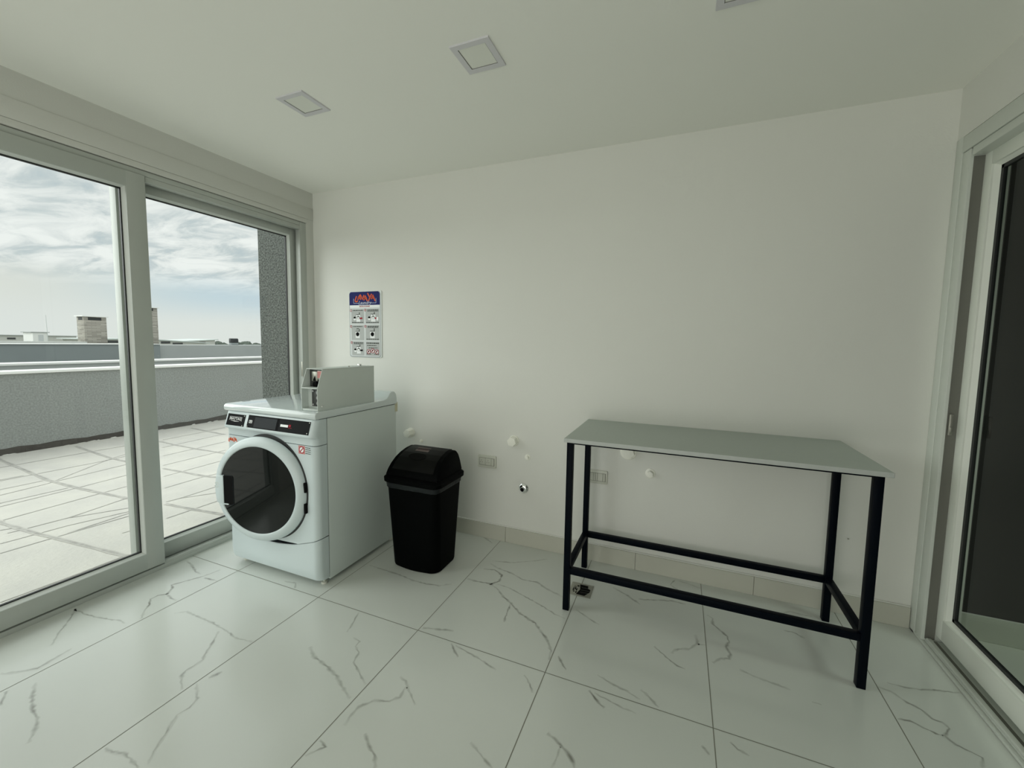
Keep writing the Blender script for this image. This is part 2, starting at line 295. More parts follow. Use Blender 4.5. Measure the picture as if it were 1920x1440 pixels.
# floor: tiles 0.60 x 1.20, veins and joints in the one mesh
def floor_object():
    bm = bmesh.new(); lay = bm.verts.layers.float.new('vein')
    def quad(pts, vals, mi):
        vs = [bm.verts.new(p) for p in pts]
        for v, a in zip(vs, vals): v[lay] = a
        f = bm.faces.new(vs); f.material_index = mi
    quad([(XL - 0.02, YF, 0), (XR + 0.02, YF, 0), (XR + 0.02, YB + 0.02, 0), (XL - 0.02, YB + 0.02, 0)], [0] * 4, 0)
    bm.verts.ensure_lookup_table()
    # thickness below
    b2 = [(XL - 0.02, YF, -0.12), (XL - 0.02, YB + 0.02, -0.12), (XR + 0.02, YB + 0.02, -0.12), (XR + 0.02, YF, -0.12)]
    quad(b2, [0] * 4, 0)
    g = 0.0016
    for i in range(0, 6):
        x = 0.6 * i; quad([(x - g, YF, 0.0004), (x + g, YF, 0.0004), (x + g, -0.001, 0.0004), (x - g, -0.001, 0.0004)], [0] * 4, 1)
    for y in (-0.9303, -2.1303, -3.3303):
        quad([(XL, y - g, 0.00045), (XR, y - g, 0.00045), (XR, y + g, 0.00045), (XL, y + g, 0.00045)], [0] * 4, 1)
    # veins: three-vertex-wide ribbons, dark in the middle, gone at the edges
    rnd = random.Random(3)
    for pl in VEINS:
        P = [Vector((x, y, 0)) for x, y in pl]
        Q = []
        for a, b in zip(P, P[1:]):
            n = max(2, int((b - a).length / 0.012))
            for k in range(n): Q.append(a.lerp(b, k / n))
        Q.append(P[-1])
        if len(Q) < 3: continue
        strength = rnd.uniform(0.62, 1.0); base_w = rnd.uniform(0.0028, 0.0052)
        jit = [Vector((rnd.uniform(-1, 1), rnd.uniform(-1, 1), 0)) * 0.0018 for _ in Q]
        Q = [q + j for q, j in zip(Q, jit)]
        rows = []
        for i, q in enumerate(Q):
            t = (Q[min(i + 1, len(Q) - 1)] - Q[max(i - 1, 0)])
            t = t.normalized() if t.length > 1e-6 else Vector((1, 0, 0))
            s = Vector((-t.y, t.x, 0)); w = base_w * rnd.uniform(0.55, 1.5)
            end = min(i, len(Q) - 1 - i) / max(1, len(Q) - 1) * 2
            a = strength * min(1, 0.35 + end * 1.6) * rnd.uniform(0.6, 1.0)
            tri = []
            for k, val in ((-3.2, 0), (-0.55, a), (0.55, a), (3.2, 0)):
                v = bm.verts.new(q + s * w * 0.5 * k + Vector((0, 0, 0.0003))); v[lay] = val; tri.append(v)
            rows.append(tri)
        for a, b in zip(rows, rows[1:]):
            for k in range(3):
                f = bm.faces.new((a[k], b[k], b[k + 1], a[k + 1])); f.material_index = 0
    for f in bm.faces:
        f.normal_update()
        if f.calc_center_median().z > -0.01 and f.normal.z < 0: f.normal_flip()
    me = bpy.data.meshes.new('floor'); bm.to_mesh(me); bm.free()
    me.materials.append(m_floor); me.materials.append(m_grout)
    o = bpy.data.objects.new('floor', me); C.objects.link(o)
    return o
struct(floor_object(), 'polished white marble tile floor with grey veins', 'floor')

struct(MB().box(XL - 0.15, XR + 0.16, YF - 0.1, 0.2, H, H + 0.15).build('ceiling', m_ceil), 'plain white painted ceiling', 'ceiling')
struct(MB().box(XL, XR + 0.105, 0.0, 0.20, -0.12, H).build('wall_back', m_wall), 'white back wall behind the dryer and table', 'wall')
struct(MB().box(XL - 0.15, XR + 0.12, YF - 0.15, YF, -0.12, H).build('wall_front', m_wall), 'white wall behind the viewer', 'wall')
# left wall: lintel above the window, nib beside the corner, rest behind the viewer
WY0, WY1, WZ1 = -2.24, -0.066, 2.165
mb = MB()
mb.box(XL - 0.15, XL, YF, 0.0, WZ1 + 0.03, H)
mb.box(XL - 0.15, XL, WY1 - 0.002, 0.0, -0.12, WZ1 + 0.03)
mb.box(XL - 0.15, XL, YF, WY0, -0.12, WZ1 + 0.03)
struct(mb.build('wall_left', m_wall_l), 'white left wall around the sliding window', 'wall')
# roller-shutter cover above the window
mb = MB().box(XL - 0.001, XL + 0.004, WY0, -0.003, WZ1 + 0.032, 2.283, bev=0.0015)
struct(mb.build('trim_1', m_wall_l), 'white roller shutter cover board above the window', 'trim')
# right wall
DY0, DY1 = -2.30, -0.012
mb = MB()
mb.box(XR, XR + 0.16, YF, 0.0, 2.186, H)
mb.box(XR, XR + 0.16, YF, DY0, -0.12, 2.186)
struct(mb.build('wall_right', m_wall), 'white right wall above the glazed door', 'wall')
# skirting along the back wall (split at the tile joints)
mb = MB(); xs = [0.57, 1.17, 1.60, 2.05, 2.65, XR - 0.0035]; xs = [XL + 0.002, 0.15, 0.75, 1.235, 2.052, 2.65, XR - 0.0035]
for a, b in zip(xs, xs[1:]):
    mb.box(a + 0.0008, b - 0.0008, -0.011, 0.0, 0.0, 0.10, bev=0.0015, seg=1)
struct(mb.build('baseboard_back', m_base), 'grey beige tile skirting along the back wall', 'baseboard')
mb = MB().box(XL + 0.002, XR - 0.0035, -0.009, 0.0, 0.10, 0.107, bev=0.003)
struct(mb.build('trim_2', m_wall), 'ragged white filler bead on top of the skirting', 'trim')

# ================================================================== SLIDING WINDOW (left)
win = thing('window_1', (XL, (WY0 + WY1) / 2, 0), 'wide white sliding glass window door onto the terrace', 'window', kind='structure')
mb = MB()
xf, xb = XL, XL - 0.13
# outer frame: jambs, head, sill
mb.box(xf - 0.045, xf, WY1 - 0.056, WY1, 0.0, WZ1 - 0.004, bev=0.002)
mb.box(xb, xf - 0.045, WY1 - 0.008, WY1, 0.0, WZ1 - 0.004)
mb.box(xb, xf, WY0, WY0 + 0.056, 0.0, WZ1 - 0.004, bev=0.002)
mb.box(xb, xf, WY0 + 0.056, WY1 - 0.056, 2.135, WZ1 - 0.004, bev=0.002)
mb.box(xf - 0.045, xf, -1.070, WY1 - 0.056, 2.107, 2.1345, bev=0.002)
mb.box(xb, xf, WY0 + 0.056, WY1 - 0.056, -0.001, 0.024, bev=0.0015)
mb.box(xf - 0.042, xf - 0.020, WY0 + 0.05, WY1 - 0.05, 0.024, 0.034, bev=0.002)
mb.box(xf - 0.012, xf, -1.074, WY1 - 0.056, 0.024, 0.040, bev=0.002)
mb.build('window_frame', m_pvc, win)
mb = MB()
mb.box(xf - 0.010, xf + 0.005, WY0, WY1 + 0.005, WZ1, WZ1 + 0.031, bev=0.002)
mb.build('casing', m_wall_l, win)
mb = MB().box(xf - 0.06, xf - 0.003, WY0, WY1, WZ1 - 0.006, WZ1 + 0.001)
mb.box(xf - 0.06, xf - 0.003, WY1 - 0.001, WY1 + 0.003, 0.02, WZ1)
mb.build('dark_gap_strip', m_track_shade, win)

def sash(parent, axis_x0, axis_x1, y0, y1, z0, z1, st, zb, zt, glassmat, inward, seal=0.006, pvc=m_pvc, bead=m_bead):
    """sliding sash: frame (stiles+rails with glazing beads), gasket and pane; inward = +1/-1 room side on x"""
    x0, x1 = axis_x0, axis_x1
    mb = MB()
    mb.box(x0, x1, y0, y0 + st, z0, z1, bev=0.003); mb.box(x0, x1, y1 - st, y1, z0, z1, bev=0.003)
    mb.box(x0, x1, y0 + st - 0.004, y1 - st + 0.004, zt, z1 - 0.0005, bev=0.003)
    mb.box(x0, x1, y0 + st - 0.004, y1 - st + 0.004, z0 + 0.0005, zb, bev=0.003)
    s = mb.build('sash', pvc, parent)
    # glazing bead, sloped, on the room side
    mb = MB(); bw = 0.010
    xo = x1 - 0.004 if inward > 0 else x0 + 0.004; xi = xo - inward * 0.020
    a = (y0 + st, y1 - st, zb, zt); b = (y0 + st + bw, y1 - st - bw, zb + bw, zt - bw)
    ra = [(xo, a[0] - 0.002, a[2] - 0.002), (xo, a[1] + 0.002, a[2] - 0.002), (xo, a[1] + 0.002, a[3] + 0.002), (xo, a[0] - 0.002, a[3] + 0.002)]
    rb = [(xi, b[0], b[2]), (xi, b[1], b[2]), (xi, b[1], b[3]), (xi, b[0], b[3])]
    mb.loft([ra, rb], closed=True, caps=False)
    mb.build('glazing_bead', bead, s, smooth=0)
    mb = MB(); g = 0.010
    xg0, xg1 = min(xi, xi - inward * 0.012), max(xi, xi - inward * 0.012)
    mb.box(xg0, xg1, b[0] - 0.012, b[0] + seal, b[2] - 0.01, b[3] + 0.01); mb.box(xg0, xg1, b[1] - seal, b[1] + 0.012, b[2] - 0.01, b[3] + 0.01)
    mb.box(xg0, xg1, b[0], b[1], b[2] - 0.012, b[2] + seal); mb.box(xg0, xg1, b[0], b[1], b[3] - seal, b[3] + 0.012)
    mb.build('gasket', m_gasket, s)
    xm = (xg0 + xg1) / 2
    mb = MB(); mb.poly([(xm, b[0] - 0.01, b[2] - 0.01), (xm, b[1] + 0.01, b[2] - 0.01), (xm, b[1] + 0.01, b[3] + 0.01), (xm, b[0] - 0.01, b[3] + 0.01)])
    mb.build('glass_pane', glassmat, s, smooth=0)
    return s
# sash on the inner track (covers the left half), slightly proud of the frame
s1 = sash(win, XL - 0.050, XL + 0.012, -2.19, -1.076, 0.036, 2.1335, 0.084, 0.124, 2.057, m_glass, 1)
MB().box(XL + 0.0125, XL + 0.013, -1.86, -1.80, 0.07, 0.085, bev=0.0002).build('scuff_mark', m_coin, s1)
s2 = sash(win, XL - 0.118, XL - 0.062, -1.170, -0.078, 0.030, 2.133, 0.079, 0.118, 2.066, m_glass, 1)
MB().box(XL - 0.018, XL - 0.002, -0.1245, -0.121, 1.02, 1.13, bev=0.001).build('lock_keep', m_steel, win)

# ================================================================== GLAZED DOOR (right)
dr = thing('door_1', (XR, (DY0 + DY1) / 2, 0), 'white framed glazed sliding door to the dark hall', 'door', kind='structure')
xf = XR
mb = MB()
mb.box(xf, xf + 0.105, DY1 - 0.086, DY1 - 0.034, 0.0, 2.116, bev=0.003)
mb.box(xf, xf + 0.105, DY0, DY0 + 0.09, 0.0, 2.116, bev=0.003)
mb.box(xf, xf + 0.105, DY0 + 0.09, DY1 - 0.098, 2.083, 2.116, bev=0.003)
mb.box(xf + 0.012, xf + 0.105, DY0, DY1 - 0.09, -0.001, 0.018, bev=0.002)
mb.box(xf + 0.012, xf + 0.030, DY0 + 0.05, DY1 - 0.098, 0.018, 0.030, bev=0.002)
mb.build('door_frame', m_pvc_d, dr)
mb = MB()
mb.box(xf - 0.003, xf + 0.05, DY1 - 0.034, DY1 + 0.012, 0.0, 2.186, bev=0.003)
mb.box(xf - 0.003, xf + 0.05, DY0, DY1 - 0.034, 2.118, 2.183, bev=0.003)
mb.box(xf - 0.003, xf + 0.012, DY0, DY1, 0.0, 0.012, bev=0.003)
mb.build('casing', m_pvc_d, dr)
mb = MB().box(xf + 0.032, xf + 0.05, DY0 + 0.05, DY1 - 0.098, 0.018, 0.020)
mb.box(xf + 0.012, xf + 0.0455, DY1 - 0.0885, DY1 - 0.0855, 0.02, 2.083)  # dark strip painting in the shade on the jamb's recessed side
mb.box(xf + 0.004, xf + 0.05, DY0, DY1 - 0.034, 2.1155, 2.1185)
mb.build('dark_gap_strip', m_track_shade, dr)
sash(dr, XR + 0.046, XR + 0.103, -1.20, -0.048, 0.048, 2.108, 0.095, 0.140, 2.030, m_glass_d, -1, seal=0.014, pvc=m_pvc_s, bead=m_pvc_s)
MB().box(XR + 0.010, XR + 0.022, -0.1225, -0.116, 0.94, 1.03, bev=0.002).box(XR + 0.012, XR + 0.020, -0.126, -0.122, 0.955, 0.975, bev=0.001).build('lock_keep', m_steel, dr)
# second (fixed) leaf, further along
sash(dr, XR + 0.107, XR + 0.15, -2.21, -1.12, 0.048, 2.108, 0.09, 0.140, 2.030, m_glass_d, -1, seal=0.014, pvc=m_pvc_s, bead=m_pvc_s)

# hall beyond the door
HX1 = 6.2
mb = MB()
mb.box(XR + 0.105, HX1, 0.03, 0.2, -0.12, 2.6)
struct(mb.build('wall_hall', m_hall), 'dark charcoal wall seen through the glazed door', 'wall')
mb = MB()
mb.box(HX1, HX1 + 0.1, -4.6, 0.2, -0.12, 2.6); mb.box(XR + 0.16, HX1, -4.7, -4.6, -0.12, 2.6)
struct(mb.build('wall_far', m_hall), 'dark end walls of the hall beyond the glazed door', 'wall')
mb = MB().box(XR + 0.14, HX1, -4.6, 0.03, 2.45, 2.6)
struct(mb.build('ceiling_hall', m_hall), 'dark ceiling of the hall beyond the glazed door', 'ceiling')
mb = MB().box(XR + 0.0225, HX1, -4.6, 0.2, -0.12, -0.0015)
struct(mb.build('floor_hall', m_hallfl), 'pale tile floor of the hall beyond the glazed door', 'floor')
mb = MB().box(XR + 0.107, HX1, 0.018, 0.03, -0.001, 0.113, bev=0.001, seg=1)
struct(mb.build('baseboard_hall', m_hallfl), 'pale tile skirting of the hall beyond the glazed door', 'baseboard')

# ================================================================== CEILING LIGHTS
def ceiling_light(x0, label):
    t = thing('ceiling_light', (x0 + 0.0805, -0.906, H), label, 'ceiling light', 'square recessed ceiling lights')
    a, b, c, d = x0, x0 + 0.163, -0.988, -0.822
    mb = MB(); w = 0.024; z0, z1 = H - 0.006, H
    o = [(a, c), (b, c), (b, d), (a, d)]; i = [(a + w, c + w), (b - w, c + w), (b - w, d - w), (a + w, d - w)]
    rg = lambda P, z: [(x, y, z) for x, y in P]
    mb.loft([rg(o, z1), rg([(a + .001, c + .001), (b - .001, c + .001), (b - .001, d - .001), (a + .001, d - .001)], z0), rg(i, z0), rg(i, z1)], caps=False)
    mb.build('frame', m_lframe, t)
    mb = MB(); w2 = 0.0215
    mb.box(a + w2, b - w2, c + w2, d - w2, H - 0.0035, H - 0.0005)
    mb.build('diffuser', m_diff, t)
    mb = MB(); s = 0.0022
    for (p, q, r_, s_) in ((a + w, b - w, c + w, c + w + s), (a + w, b - w, d - w - s, d - w), (a + w, a + w + s, c + w, d - w), (b - w - s, b - w, c + w, d - w)):
        mb.box(p, q, r_, s_, H - 0.0042, H - 0.0034)
    mb.build('shadow_gap', m_track_shade, t)
    return t
L1 = ceiling_light(0.468, 'square recessed ceiling light nearest the window, unlit')
dup(L1, (1.383 + 0.0805, -0.906, H), 'square recessed ceiling light in the middle of the ceiling, unlit')
dup(L1, (2.292 + 0.0805, -0.906, H), 'square recessed ceiling light cut off by the top edge, unlit')
# ================================================================== CLOTHES DRYER
X0, X1, YFR, YSE, YRE = -0.127, 0.557, -0.885, -0.815, -0.250
dryer = thing('clothes_dryer', ((X0 + X1) / 2, -0.55, 0), 'white front-loading clothes dryer with a round smoked glass door, under the coin box', 'clothes dryer')

def plan(yf, r=0.032, n_front=28, n_arc=7):
    pts = [(X0, YSE)]
    for k in range(n_arc + 1):
        a = PI + (PI / 2) * k / n_arc
        pts.append((X0 + r + r * math.cos(a), yf + r + r * math.sin(a)))
    for k in range(1, n_front):
        pts.append((X0 + r + (X1 - X0 - 2 * r) * k / n_front, yf))
    for k in range(n_arc + 1):
        a = 1.5 * PI + (PI / 2) * k / n_arc
        pts.append((X1 - r + r * math.cos(a), yf + r + r * math.sin(a)))
    pts.append((X1, YSE))
    return pts
def shell(levels, thick=0.02, r=0.032):
    """levels: list of (front y, z or function z(x))"""
    rings = []
    for yf, z in levels:
        zf = z if callable(z) else (lambda x, z=z: z)
        out = [(x, y, zf(x)) for x, y in plan(yf, r)]
        inn = [(x, y, zf(x)) for x, y in [(X1 - thick, YSE), (X0 + thick, YSE)]]
        rings.append(out + inn)
    return MB().loft(rings)
smile = lambda dz: (lambda x: 0.192 + 0.070 * ((x - 0.20) / 0.35) ** 2 + dz)
MB().box(X0, X1, YSE + 0.0045, YRE, 0.022, 0.8925, bev=0.003).build('cabinet', m_enamel3, dryer)
MB().box(X0 + 0.0035, X1 - 0.0035, YSE - 0.006, YSE + 0.006, 0.05, 0.893).box(X0 + 0.004, X1 - 0.004, YFR + 0.03, YRE + 0.02, 0.886, 0.8955).build('cabinet_seam', m_seam, dryer)
shell([(YFR, smile(0.0025)), (YFR, smile(0.006)), (YFR, 0.74), (YFR, 0.7560)]).build('front_panel', m_enamel2, dryer)
lin = lambda a, b, t: (lambda x: a(x) * (1 - t) + b * t)
shell([(YFR + 0.022, 0.034), (YFR + 0.010, 0.040), (YFR + 0.002, 0.060), (YFR - 0.002, 0.10), (YFR - 0.001, lin(smile(-0.0025), 0.10, 0.25)), (YFR, smile(-0.0025))]).build('kick_panel', m_enamel2, dryer)
cons = shell([(YFR, 0.7595), (YFR, 0.790), (YFR - 0.004, 0.796), (YFR - 0.016, 0.8005), (YFR - 0.0195, 0.806), (YFR - 0.0195, 0.812), (YFR + 0.003, 0.887), (YFR + 0.006, 0.8925)])
console = cons.build('control_console', m_enamel2, dryer)
# slope of the console face
SL = Vector((0, 0.0225, 0.075)).normalized(); SN = Vector((0, -0.075, 0.0225)).normalized()
def cp(x, z, off=0.0006):
    y = (YFR - 0.0195) + (z - 0.812) * 0.30
    return Vector((x, y, z)) + SN * off
def slab(x0, x1, z0, z1, off, th=0.0008, skew=0.0):
    a = [cp(x0, z0, off), cp(x1, z0, off), cp(x1 + skew, z1, off), cp(x0 + skew, z1, off)]
    return MB().prism(a, SN * th)
bp = slab(-0.096, 0.048, 0.8175, 0.8785, 0.0).build('badge_plate', m_panel, console)
cpn = slab(0.070, 0.527, 0.8175, 0.8825, 0.0).build('control_panel', m_panel, console)
slab(0.1245, 0.2915, 0.823, 0.875, 0.0009).build('display', m_lcd, console)
mb = slab(0.296, 0.299, 0.8185, 0.881, 0.0009); mb2 = slab(0.305, 0.3065, 0.8185, 0.881, 0.0009); mb.bm.from_mesh(bpy.data.meshes.new('e')); 
mb.build('panel_groove', m_blackm, console); mb2.build('panel_groove', m_blackm, console)
slab(0.3215, 0.3765, 0.8425, 0.8545, 0.0010).build('white_label', m_white, console)
slab(0.381, 0.396, 0.846, 0.857, 0.0010).build('red_label', m_red, console)
slab(0.379, 0.404, 0.8405, 0.8425, 0.0010).build('red_label', m_red, console)
mb = MB()
for a, b, c, d in ((0.083, 0.108, 0.8535, 0.8565), (0.083, 0.108, 0.841, 0.844), (0.083, 0.0865, 0.841, 0.8565), (0.1045, 0.108, 0.841, 0.8565)):
    s_ = slab(a, b, c, d, 0.0010); me_ = bpy.data.meshes.new('e'); s_.bm.to_mesh(me_); s_.bm.free(); mb.bm.from_mesh(me_); bpy.data.meshes.remove(me_)
mb._merge(text_mesh('M', 0.013, basis(cp(0.0955, 0.8488, 0.0010), (1, 0, 0), SL, SN), bold=0.0002))
mb.build('emblem', m_silver, console)
# badge lettering: framed word over a sweeping underline
mb = MB()
mb._merge(text_mesh('MAYTAG', 0.0205, basis(cp(-0.027, 0.8535, 0.0010), (1, 0, 0), SL, SN), bold=0.0004, sx=1.12))
mb.prism([cp(-0.073, 0.8445, 0.001), cp(-0.030, 0.8390, 0.001), cp(0.010, 0.8410, 0.001), cp(-0.028, 0.8430, 0.001)], SN * 0.0004)
for a, b, c, d in ((-0.075, 0.021, 0.8635, 0.8648), (-0.0765, -0.075, 0.844, 0.8648), (0.0205, 0.022, 0.842, 0.8648)):
    mb.prism([cp(a, c, .001), cp(b, c, .001), cp(b, d, .001), cp(a, d, .001)], SN * 0.0004)
mb.build('badge_lettering', m_silver, console)
for x, z in ((0.0395, 0.8725), (0.036, 0.822), (0.520, 0.877), (0.516, 0.8255), (0.077, 0.823)):
    p = cp(x, z, 0.0); MB().cyl(p, p + SN * 0.0028, 0.0032, 0.0026, 12).build('screw', m_steel, console)

# top panel with a raised lip along the back
prof = [(-0.884, 0.8955), (-0.889, 0.900), (-0.8905, 0.912), (-0.888, 0.923), (-0.881, 0.9300), (-0.872, 0.9320), (-0.420, 0.9320), (-0.370, 0.9335), (-0.343, 0.940), (-0.326, 0.955), (-0.314, 0.970), (-0.300, 0.978), (-0.284, 0.9795), (-0.268, 0.975), (-0.255, 0.960), (-0.247, 0.935), (-0.245, 0.8955)]
b = bmesh.new(); aa = [b.verts.new((X0 - 0.004, y, z)) for y, z in prof]; ee = [b.verts.new((X1 + 0.004, y, z)) for y, z in prof]
b.faces.new(aa); b.faces.new(list(reversed(ee)))
for i in range(len(prof)):
    j = (i + 1) % len(prof); b.faces.new((aa[i], ee[i], ee[j], aa[j]))
bmesh.ops.recalc_face_normals(b, faces=b.faces)
ends = [e for e in b.edges if len(e.link_faces) == 2 and any(len(f.verts) > 4 for f in e.link_faces)]
bmesh.ops.bevel(b, geom=ends, offset=0.0045, segments=3, affect='EDGES', profile=0.5)
mb = MB(); mb._merge(b)
mb.build('top_panel', m_enamel, dryer, smooth=40)
for x in (X0 + 0.05, X1 - 0.03):
    for y in (-0.822, YRE - 0.03):
        MB().cyl((x, y, 0.0), (x, y, 0.010), 0.017, 0.015, 16).cyl((x, y, 0.010), (x, y, 0.030), 0.007, 0.007, 12).build('foot', m_outlet, dryer)
MB().box(X1, X1 + 0.0008, -0.262, -0.236, 0.845, 0.905).build('tape_strip', mat('yellowed_tape', (0.55, 0.53, 0.38), 0.6), dryer)

# door, standing ajar about ten degrees on its right-hand hinges
PH = R(10)
DE = Vector((math.cos(PH), math.sin(PH), 0)); DN = Vector((math.sin(PH), -math.cos(PH), 0)); DZ = Vector((0, 0, 1))
DC = Vector((0.2115, -0.937, 0.5035))
DM = basis(DC, DE, DZ, DN)
# flat dark disc, painting in the shade of the recess behind the door
MB().lathe([(0.0, 0.0), (0.280, 0.0), (0.2865, -0.002), (0.2865, -0.006), (0.0, -0.006)], basis((0.2115, YFR - 0.0025, 0.5035), (1, 0, 0), (0, 0, 1), (0, -1, 0)), 72).build('door_recess_shade', m_seam, dryer)
ring = MB().lathe([(0.2325, 0.006), (0.2330, 0.0185), (0.2345, 0.0225), (0.2385, 0.0245), (0.2480, 0.0240), (0.2570, 0.0215), (0.2670, 0.0165), (0.2750, 0.0095), (0.2800, 0.0015), (0.2820, -0.007), (0.2805, -0.013), (0.262, -0.016), (0.232, -0.016)], DM, 96, close=True)
door = ring.build('door', m_enamel2, dryer, smooth=50)
MB().lathe([(0.0, 0.0235), (0.10, 0.0230), (0.18, 0.0218), (0.2328, 0.0200), (0.2328, 0.012), (0.0, 0.012)], DM, 96).build('door_glass', m_doorgl, door, smooth=40)
MB().lathe([(0.0, -0.006), (0.240, -0.006), (0.240, -0.012), (0.0, -0.012)], DM, 64).build('door_lining', m_blackm, door)
dl = lambda u, v, w: DC + DE * u + DZ * v + DN * w
def dpoly(pts, w0, w1, bev=0.0):
    return MB().prism([dl(u, v, w0) for u, v in pts], DN * (w1 - w0), bev)
# handle: plate across the left of the ring, dark finger pocket beside it
arc = [(-0.259 * math.cos(a), -0.012 + 0.259 * math.sin(a) * 1.0) for a in [R(16 - 32 * k / 10) for k in range(11)]]
pl = [(-0.206, 0.068)] + arc + [(-0.206, -0.093)]
dpoly(pl, 0.002, 0.0285, 0.003).build('handle', m_enamel2, door)
def rr(u0, u1, v0, v1, r, n=5):
    P = []
    for cx, cy, a0 in ((u1 - r, v1 - r, 0), (u0 + r, v1 - r, 90), (u0 + r, v0 + r, 180), (u1 - r, v0 + r, 270)):
        for k in range(n + 1):
            a = R(a0 + 90 * k / n); P.append((cx + r * math.cos(a), cy + r * math.sin(a)))
    return P
dpoly(rr(-0.209, -0.1465, -0.0935, 0.0675, 0.014), 0.012, 0.0245).build('pocket_rim', m_lcd, door)
dpoly(rr(-0.208, -0.1485, -0.0915, 0.0655, 0.012), 0.012, 0.0250).build('finger_pocket', m_blackm, door)
dpoly(rr(-0.214, -0.176, -0.092, -0.086, 0.002), 0.014, 0.0280).build('handle_lip', m_enamel2, door)
mb = MB(); 
for a0 in (20, 200):
    mb.ribbon([dl(-0.247 + 0.013 * math.cos(R(a0 + k * 14)), 0.012 + 0.013 * math.sin(R(a0 + k * 14)), 0.0289) for k in range(10)], 0.005, up=DN)
mb.ribbon([dl(-0.256, 0.008, 0.0289), dl(-0.247, 0.015, 0.0289), dl(-0.240, 0.006, 0.0289)], 0.004, up=DN)
mb.build('handle_mark', m_coin, door, smooth=0)
for v in (0.035, -0.075):
    a = math.asin(v / 0.284)
    MB().box(0.2700, 0.2840, v - 0.026, v + 0.026, -0.008, 0.010, bev=0.002, M=DM).build('hinge', m_blackm, door)
# stickers
def fp(x, z, off=0.0006): return Vector((x, YFR - off, z))
FN = Vector((0, -1, 0))
st = MB().prism([fp(-0.121 + 0.033, 0.741), fp(-0.121 + 0.033, 0.741), fp(-0.05, 0.741)], FN * 0.0001) if False else MB()
def strokes(mb, lines, O, w, sx, sz, off):
    for ln in lines:
        mb.ribbon([(O[0] + u * sx, O[1] - off, O[2] - v * sz) for u, v in ln], w, up=(0, -1, 0))
    return mb
# hand-drawn word LAVAYA, u 0..1 across, v 0..1 down
WORD = [[(0.09, 0.30), (0.05, 0.55), (0.015, 0.80), (0.03, 0.92), (0.10, 0.93), (0.155, 0.82)],
        [(0.15, 0.72), (0.19, 0.42), (0.225, 0.18), (0.29, 0.72)], [(0.17, 0.55), (0.26, 0.55)],
        [(0.265, 0.13), (0.32, 0.38), (0.375, 0.70), (0.42, 0.40), (0.455, 0.20)],
        [(0.44, 0.80), (0.48, 0.50), (0.515, 0.28), (0.56, 0.55), (0.605, 0.90)], [(0.46, 0.62), (0.55, 0.60)],
        [(0.625, 0.0), (0.68, 0.25), (0.725, 0.48)], [(0.82, 0.10), (0.745, 0.45), (0.69, 0.75), (0.665, 0.92)],
        [(0.80, 0.68), (0.84, 0.45), (0.875, 0.22), (0.93, 0.55), (0.985, 0.92)], [(0.82, 0.55), (0.92, 0.55)]]
mb = MB(); strokes(mb, WORD, (-0.106, YFR, 0.7465), 0.0052, 0.072, 0.030, 0.0007)
mb.build('brand_sticker', m_orange, dryer, smooth=0)
mb = MB().prism([fp(0.436, 0.711), fp(0.482, 0.711), fp(0.482, 0.754), fp(0.436, 0.754)], FN * 0.0002)
ps = mb.build('no_flammables_sticker', m_pink, dryer)
mb = MB(); FM = basis((0.459, YFR - 0.0010, 0.7325), (1, 0, 0), (0, 0, 1), (0, -1, 0))
mb.lathe([(0.0, 0.0), (0.0150, 0.0)], FM, 32); mb.build('sticker_disc', m_white, ps)
mb = MB().lathe([(0.0140, 0.0002), (0.0185, 0.0002)], FM, 32)
mb.ribbon([(0.448, YFR - 0.0013, 0.722), (0.470, YFR - 0.0013, 0.743)], 0.005, up=(0, -1, 0)); mb.build('sticker_ring', m_red, ps)
mb = MB().prism([fp(0.4825, 0.711), fp(0.5225, 0.711), fp(0.5225, 0.752), fp(0.4825, 0.752)], FN * 0.0002)
ps2 = mb.build('warning_text_sticker', m_enamel2, dryer)
mb = MB(); rt = random.Random(5)
for z in (0.747, 0.737, 0.727, 0.717):
    x = 0.485
    while x < 0.518:
        w = rt.uniform(0.006, 0.012); mb.ribbon([(x, YFR - 0.0012, z), (min(x + w, 0.521), YFR - 0.0012, z)], 0.004, up=(0, -1, 0)); x += w + 0.0015
mb.build('sticker_text', m_ink, ps2, smooth=0)

# ================================================================== COIN BOX
cx0, cx1 = 0.431, 0.543
coin = thing('coin_box', ((cx0 + cx1) / 2, -0.64, 0.932), 'grey sheet-metal coin box standing on top of the dryer', 'coin box')
side = [(-0.856, 0.932), (-0.856, 1.050), (-0.822, 1.147), (-0.437, 1.147), (-0.437, 0.932)]
t = 0.003
for x in (cx0, cx1 - t):
    MB().prism([(x, y, z) for y, z in side], (t, 0, 0), 0.0008).build('side_plate', m_coin, coin)
MB().box(cx0, cx1, -0.8215, -0.437, 1.1445, 1.148, bev=0.001).build('top_plate', m_coin, coin)
MB().box(cx0 + t, cx1 - t, -0.442, -0.439, 0.933, 1.144).build('back_plate', m_coin, coin)
MB().box(cx0 + t, cx1 - t, -0.854, -0.44, 0.933, 0.942, bev=0.001).build('floor_plate', m_coin, coin)
MB().box(cx0 + t, cx1 - t, -0.858, -0.74, 1.0475, 1.0525, bev=0.001).build('shelf', m_coin, coin)
sl = MB().box(cx0 + t, cx1 - t, -0.802, -0.782, 1.053, 1.144).build('coin_slide', m_coind, coin)
MB().box(0.497, 0.535, -0.813, -0.802, 1.092, 1.138, bev=0.002).build('coin_slot_plate', m_steel, sl)
MB().prism([(0.500, -0.8138, 1.10), (0.533, -0.8138, 1.10), (0.533, -0.8138, 1.136), (0.500, -0.8138, 1.136)], (0, -0.0004, 0)).build('price_sticker', m_pink, sl)
MB().box(0.452, 0.492, -0.808, -0.802, 1.082, 1.132, bev=0.002).build('coin_chute', m_steel, sl)
